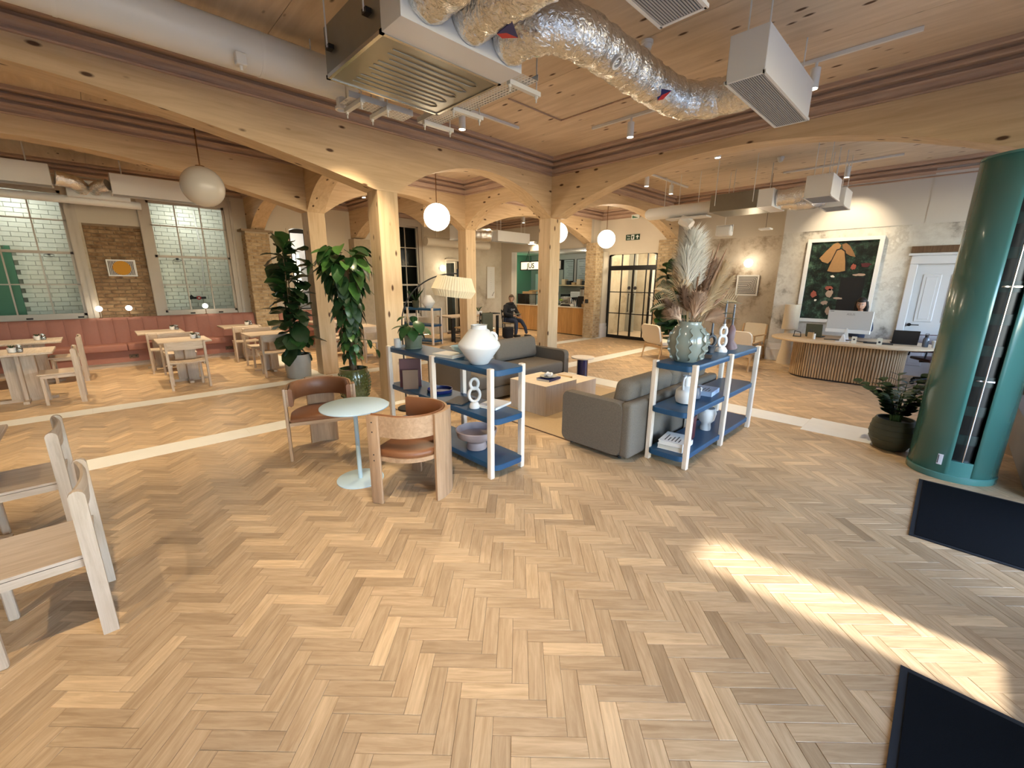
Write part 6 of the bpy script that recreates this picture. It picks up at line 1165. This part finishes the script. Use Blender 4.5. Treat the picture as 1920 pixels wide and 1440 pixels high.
# ================================================================== DARK TABLE, RUSH CHAIRS, PERSON
t=thing('long_table','long table with dark legs and pale wood top in the back bay','table',(8.38,10.55,0),.0); MB().rbox(-1.0,1.0,-.38,.38,.71,.75,.006,1).obj('tabletop','cafe_wood_x',t)
for x in (-.9,.9):
    for y in (-.3,.3): MB().box(x-.035,x+.035,y-.035,y+.035,0,.71).obj('leg','black_matte',t)
MB().box(-.87,.87,-.02,.02,.2,.26).obj('stretcher','dark_wood',t)
def rush_chair(label):
    t=thing('rush_chair',label,'chair',group='black chairs with rush seats')
    for s in (-1,1):
        MB().cyl((s*.2,.2,0),(s*.2,.2,.46),.017,n=8).obj('leg','black_matte',t,60); MB().tube([(s*.19,-.2,0),(s*.19,-.2,.45),(s*.19,-.25,.88)],.017,8).obj('leg','black_matte',t,60)
        for z in (.16,.28): MB().cyl((s*.2,.2,z),(s*.19,-.2,z),.01,n=6).obj('stretcher','black_matte',t)
    for z in (.2,.32): MB().cyl((-.2,.2,z),(.2,.2,z),.01,n=6).obj('stretcher','black_matte',t)
    MB().rbox(-.215,.215,-.205,.215,.43,.465,.012,2).obj('seat','rush',t,50)
    for z in (.60,.78): MB().box(-.18,.18,-.245,-.225,z,z+.07).obj('back_slat','black_matte',t)
    return t
rc=rush_chair('black chair with a woven rush seat by the far blue shelf'); rc.location=(0,0,0)
rc.location=(7.62,9.86,0); rc.rotation_euler=(0,0,.1)
dup(rc,(8.25,9.88,0),-.05,'second black chair with a woven rush seat along the long table'); dup(rc,(8.9,11.1,0),PI,'black chair with a rush seat on the wall side of the long table')
mc=dup(rc,(9.72,10.12,0),math.atan2(-.80,.60)-PI/2,'black chair with a rush seat that the seated person sits on')
tag(MB().lathe([(.09,0),(.11,.01),(.115,.10),(.10,.10),(.095,.08),(.001,.08)],20,(8.7,10.5,.75),cap=False).obj('white_planter','pot_white',None,40),'white bowl planter on the long table','plant pot')
t=thing('table_plant','spiky green plant growing out of the white bowl planter','plant',(8.7,10.5,.82))
for k in range(8): a=k*2.4; MB().tube([(0,0,0),(.06*math.cos(a),.06*math.sin(a),.12),(.13*math.cos(a),.13*math.sin(a),.17)],[.008,.014,.002],5,flat_=.4).obj('leaf','leaf_mid',t,60)
tag(MB().rbox(8.95,9.36,10.2,10.5,.751,.78,.004,1).obj('black_laptop','black_matte'),'black laptop and bag on the end of the long table','laptop')
tag(MB().rbox(-.16,.16,-.12,.12,0,.36,.06,3).obj('backpack','hoodie',None,60,(9.3,9.75,0)),'black backpack on the floor beside the seated person','bag')
tag(MB().rbox(-.22,.22,-.05,.05,0,.82,.05,3).obj('dark_coat','pot_olive',None,60,(8.28,9.60,.05)),'dark olive coat hung over a chair back by the column','coat')
# ---- people
def skin_body(name,verts,edges,rad,mat,parent,sub=2):
    me=bpy.data.meshes.new(name); me.from_pydata(verts,edges,[]); o=bpy.data.objects.new(name,me); COL.objects.link(o); o.parent=parent
    md=o.modifiers.new('skin','SKIN'); md.use_smooth_shade=True
    for i,r_ in enumerate(rad): me.skin_vertices[0].data[i].radius=(r_,r_) if not isinstance(r_,tuple) else r_
    me.skin_vertices[0].data[0].use_root=True
    sb=o.modifiers.new('sub','SUBSURF'); sb.levels=sub; sb.render_levels=sub
    me.materials.append(MATS[mat]); return o
def hand(parent,wrist,fwd_,up_,mat='skin',curl=.6,thumb=1):
    w_=Vector(wrist); f_=Vector(fwd_).normalized(); s_=f_.cross(Vector(up_)).normalized(); u_=s_.cross(f_)
    V=[w_,w_+f_*.045,w_+f_*.085]; E_=[(0,1),(1,2)]; Rr=[.022,.034,.032]
    for k,(off,ln) in enumerate(((-.03,.062),(-.01,.075),(.01,.07),(.03,.055))):
        b=w_+f_*.085+s_*off; i=len(V); V+=[b,b+f_*ln*.5-u_*ln*.18*curl,b+f_*ln*(1-.35*curl)-u_*ln*.75*curl]; E_+=[(2,i),(i,i+1),(i+1,i+2)]; Rr+=[.0105,.0095,.008]
    i=len(V); V+=[w_+f_*.03+s_*thumb*.04,w_+f_*.07+s_*thumb*.06-u_*.015]; E_+=[(1,i),(i,i+1)]; Rr+=[.012,.009]
    return skin_body('hand',[v[:] for v in V],E_,Rr,mat,parent,1)
def head(parent,c,face,up,hair,sc=1.,long=False):
    c=Vector(c); f_=Vector(face).normalized(); s_=f_.cross(Vector(up)).normalized(); u_=s_.cross(f_)
    Mx=Matrix((( s_.x,f_.x,u_.x,c.x),(s_.y,f_.y,u_.y,c.y),(s_.z,f_.z,u_.z,c.z),(0,0,0,1)))@Matrix.Scale(sc,4)
    m=MB().sphere((0,0,0),.1,20,16)
    def sh(v):
        x,y,z=v; k=1-.22*max(0,-z/.1)**1.3; return (x*.78*k,y*.98*(k if y<0 else 1-.10*max(0,-z/.1))+(.012 if z<-.03 and y>0 else 0),z*1.16)
    m.v=[sh(v) for v in m.v]
    m.add(*(lambda q:(q.v,q.f))(MB().tube([(0,.085,.03),(0,.108,-.005),(0,.116,-.02),(0,.095,-.03)],[.008,.012,.014,.006],8)))
    for s in (-1,1): m.add(*(lambda q:(q.v,q.f))(MB().sphere((s*.078,-.005,.0),.024,8,8,1.1,.4,.8)))
    hd=m.xf(Mx).obj('head','skin',parent,80)
    for s in (-1,1):
        MB().sphere((s*.03,.084,.018),.0105,10,8).xf(Mx).obj('eye','white_gloss',hd,80); MB().sphere((s*.03,.0925,.018),.005,8,6).xf(Mx).obj('iris','ink',hd,80); MB().tube([(s*.045,.084,.036),(s*.03,.094,.042),(s*.014,.092,.037)],.004,5).xf(Mx).obj('eyebrow',hair,hd)
    MB().tube([(-.022,.088,-.05),(0,.095,-.052),(.022,.088,-.05)],.0055,6).xf(Mx).obj('lips','flower_coral' if long else 'skin',hd,60)
    q=MB().sphere((0,-.012,.022),.108,22,16); rr=random.Random(2); keep=[]
    q.v=[(x*.86*(1+rr.uniform(-.02,.03)),y*1.0,z*1.12) for x,y,z in q.v]
    q.f=[f for f in q.f if not(sum(q.v[i][1] for i in f)/len(f)>.028 and sum(q.v[i][2] for i in f)/len(f)<.072) and sum(q.v[i][2] for i in f)/len(f)>(-.06 if not long else -.1)]
    hr=q.xf(Mx).obj('hair',hair,hd,80); so_=hr.modifiers.new('thick','SOLIDIFY'); so_.thickness=.012
    if long:
        for s in (-1,1): MB().tube([(s*.07,-.02,.05),(s*.088,-.02,-.06),(s*.085,.0,-.2),(s*.08,.02,-.30)],[.035,.036,.034,.01],10).xf(Mx).obj('hair_lock',hair,hd,60)
        MB().tube([(0,-.07,.06),(0,-.09,-.08),(0,-.08,-.26)],[.06,.07,.03],12).xf(Mx).obj('hair_lock',hair,hd,60)
    return hd
# seated person on the rush chair, local front +y, feet on the floor
t=thing('person','person in a black hoodie sitting on a chair by the bar, head turned aside','person',(9.72,10.10,0),math.atan2(-1,.10)-PI/2)
V=[(0,-.05,.54),(0,-.06,.70),(0,-.05,.86),(0,-.02,1.0),(0,.0,1.08), (.19,-.03,.98),(.32,.04,.76),(.16,.24,.70), (-.19,-.03,.98),(-.32,.04,.76),(-.14,.25,.68)]
skin_body('hoodie',V,[(0,1),(1,2),(2,3),(3,4),(3,5),(5,6),(6,7),(3,8),(8,9),(9,10)],[(.18,.14),(.18,.14),(.19,.14),(.14,.10),(.07,.07),.085,.068,.05,.085,.068,.05],'hoodie',t)
V=[(0,-.04,.52),(.10,-.02,.52),(.12,.36,.53),(.13,.38,.30),(.13,.36,.09),(-.10,-.02,.52),(-.13,.36,.53),(-.15,.52,.32),(-.16,.58,.10)]
skin_body('jeans',V,[(0,1),(1,2),(2,3),(3,4),(0,5),(5,6),(6,7),(7,8)],[(.15,.11),.095,.072,.058,.045,.095,.072,.058,.045],'denim',t)
for (x,y) in ((.13,.36),(-.16,.58)): MB().rbox(x-.045,x+.045,y-.08,y+.18,0,.09,.03,3).obj('shoe','shoe',t,60)
MB().tube([(0,0,1.06),(0,.02,1.14)],[.05,.048],12).obj('neck','skin',t,60)
head(t,(.0,.05,1.225),(.80,.55,-.15),(0,0,1),'hair_brown')
MB().tube([(.1*math.cos(a),-.02+.1*math.sin(a),1.06+.02*math.sin(a)) for a in [2*PI*k/16 for k in range(16)]],.045,8,closed=True).obj('hood','hoodie',t,60)
hand(t,(.15,.25,.70),(-.5,.8,-.1),(0,0,1),thumb=-1); hand(t,(-.13,.26,.68),(.4,.9,-.1),(0,0,1),thumb=1)
text_mesh('GAW',.09,'book_grey',t,'chest_print',(0,.125,.88),(PI/2-.12,0,PI))
tag(MB().rbox(-.12,.12,-.09,.09,0,.015,.003,1).obj('tablet','steel',None,None,(9.74,9.80,.735),(0,0,.1)),'silver tablet held in the hands of the seated person','tablet')
# person at the desk
t=thing('person','person with long dark hair working behind the silver monitor','person',(10.72,1.20,.10),PI/2)
V=[(0,0,.54),(0,.0,.70),(0,.02,.88),(0,.05,1.03),(0,.08,1.12),(.15,.04,1.0),(.21,.12,.80),(.12,.34,.80),(-.15,.04,1.0),(-.21,.12,.80),(-.12,.34,.80)]
skin_body('navy_jumper',V,[(0,1),(1,2),(2,3),(3,4),(3,5),(5,6),(6,7),(3,8),(8,9),(9,10)],[(.15,.12),(.14,.11),(.15,.11),(.115,.08),(.05,.05),.065,.05,.04,.065,.05,.04],'denim',t)
V=[(0,.0,.50),(.09,.02,.50),(.11,.38,.50),(.11,.40,.22),(.11,.38,-.02),(-.09,.02,.50),(-.11,.38,.50),(-.11,.40,.22),(-.11,.38,-.02)]
skin_body('trousers',V,[(0,1),(1,2),(2,3),(3,4),(0,5),(5,6),(6,7),(7,8)],[(.14,.11),.085,.065,.052,.04,.085,.065,.052,.04],'hoodie',t)
for x in (.11,-.11): MB().rbox(x-.04,x+.04,.31,.55,-.10,-.02,.025,3).obj('shoe','shoe',t,60)
MB().tube([(0,.08,1.10),(0,.10,1.18)],[.042,.042],12).obj('neck','skin',t,60)
head(t,(0,.13,1.285),(-.0,.93,-.30),(0,.2,1),'hair_black',.95,True)
hand(t,(.12,.34,.80),(-.2,1,-.12),(0,0,1),thumb=-1); hand(t,(-.12,.34,.80),(.2,1,-.12),(0,0,1),thumb=1)
t=thing('desk_stool','dark upholstered stool under the person behind the monitor','stool',(10.75,1.22,0)); MB().cyl((0,0,.45),(0,0,.51),.2,n=24).obj('seat','black_matte',t,40); MB().cyl((0,0,.03),(0,0,.45),.025,n=12).obj('column','black_metal',t); MB().cyl((0,0,0),(0,0,.03),.22,n=24).obj('base','black_metal',t,40)
# ================================================================== GREEN CYLINDER, MATS, LEDGE
t=thing('air_curtain','tall glossy green vertical cylinder with a slotted black grille','air curtain',(5.68,-.27,0)); r=.305; z0,z1=.06,2.80; ga=R(191); m=MB(); n=64; vs=[]; gap=R(14)
angs=[ga+gap+(2*PI-2*gap)*k/n for k in range(n+1)]
for a in angs:
    for z in (z0,z1): vs.append((r*math.cos(a),r*math.sin(a),z))
m.add(vs,[(2*k,2*k+2,2*k+3,2*k+1) for k in range(n)]); sk_=m.obj('shell','cyl_green',t,60); sm_=sk_.modifiers.new('thick','SOLIDIFY'); sm_.thickness=.008; sm_.offset=-1
MB().cyl((0,0,z1-.01),(0,0,z1+.01),r+.002,n=64).obj('top_cap','cyl_green',t,40); MB().lathe([(r+.006,0),(r+.008,.005),(r+.008,.055),(r+.002,.062),(.001,.062)],64).obj('base_ring','cyl_green',t,40)
def cpt(a,rr,z): return (rr*math.cos(a),rr*math.sin(a),z)
def arcbox(a0,a1,r0,r1,za,zb,nm,mt,par,k=8):
    m=MB(); vs=[]
    for i in range(k+1):
        a=a0+(a1-a0)*i/k
        for rr in (r0,r1):
            for z in (za,zb): vs.append(cpt(a,rr,z))
    m.add(vs,[(4*i,4*i+1,4*i+5,4*i+4) for i in range(k)]+[(4*i+2,4*i+6,4*i+7,4*i+3) for i in range(k)]+[(4*i+1,4*i+3,4*i+7,4*i+5) for i in range(k)]+[(4*i,4*i+4,4*i+6,4*i+2) for i in range(k)]+[(0,2,3,1),(4*k,4*k+1,4*k+3,4*k+2)]); return m.obj(nm,mt,par,40)
arcbox(ga-gap,ga+gap,.25,.262,z0,z1,'grille_back','cyl_dark',t)
arcbox(ga-gap,ga+gap,.262,r-.002,z0,.20,'lower_cover','cyl_green',t); arcbox(ga-gap,ga+gap,.262,r-.002,2.7,z1,'upper_cover','cyl_green',t)
for k in range(9): z=.36+.27*k; arcbox(ga-gap,ga+gap,.262,.272,z,z+.09,'inner_rib','cyl_rib',t)
MB().cyl(cpt(ga,.295,.2),cpt(ga,.295,2.7),.006,n=8).obj('chrome_rod','chrome',t)
for z in (.95,1.75): arcbox(ga-gap*.8,ga+gap*.8,.290,.300,z,z+.012,'rod_clip','chrome',t)
arcbox(ga-gap-.30,ga-gap-.18,r,r+.002,.14,.24,'sticker','sticker',t); arcbox(ga-gap-.29,ga-gap-.27,r+.002,r+.003,.15,.23,'sticker_print','ink',t)
def mat_(label,x0,x1,y0,y1):
    t=thing('floor_mat',label,'mat',((x0+x1)/2,(y0+y1)/2,0)); hx,hy=(x1-x0)/2,(y1-y0)/2; MB().box(-hx+.03,hx-.03,-hy+.03,hy-.03,0,.009).obj('pile','mat_black',t)
    for q in ((-hx,hx,hy-.03,hy),(-hx,hx,-hy,-hy+.03),(-hx,-hx+.03,-hy+.03,hy-.03),(hx-.03,hx,-hy+.03,hy-.03)): MB().box(*q,0,.006).obj('rubber_rim','mat_rim',t)
mat_('black doormat with a rubber rim in front of the green cylinder',3.95,5.24,-.95,-.08); mat_('black doormat with a rubber rim at the bottom right, in the sunlight streak',1.2,2.47,-1.0,-.135)
t=thing('window_ledge','grey concrete ledge at the foot of the brick street wall','ledge',(6.7,-.98,0)); MB().box(-1.3,1.5,-.3,.24,0,.42).obj('ledge_block','concrete_ledge',t)
bw_=struct(MB().box(5.35,7.05,-1.3,-1.18,.42,3.4).obj('wall_brick_street','mortar_brown')); brickwork(bw_,0,-1.18,5.4,7.0,.44,1.9,BB,BBh,1)
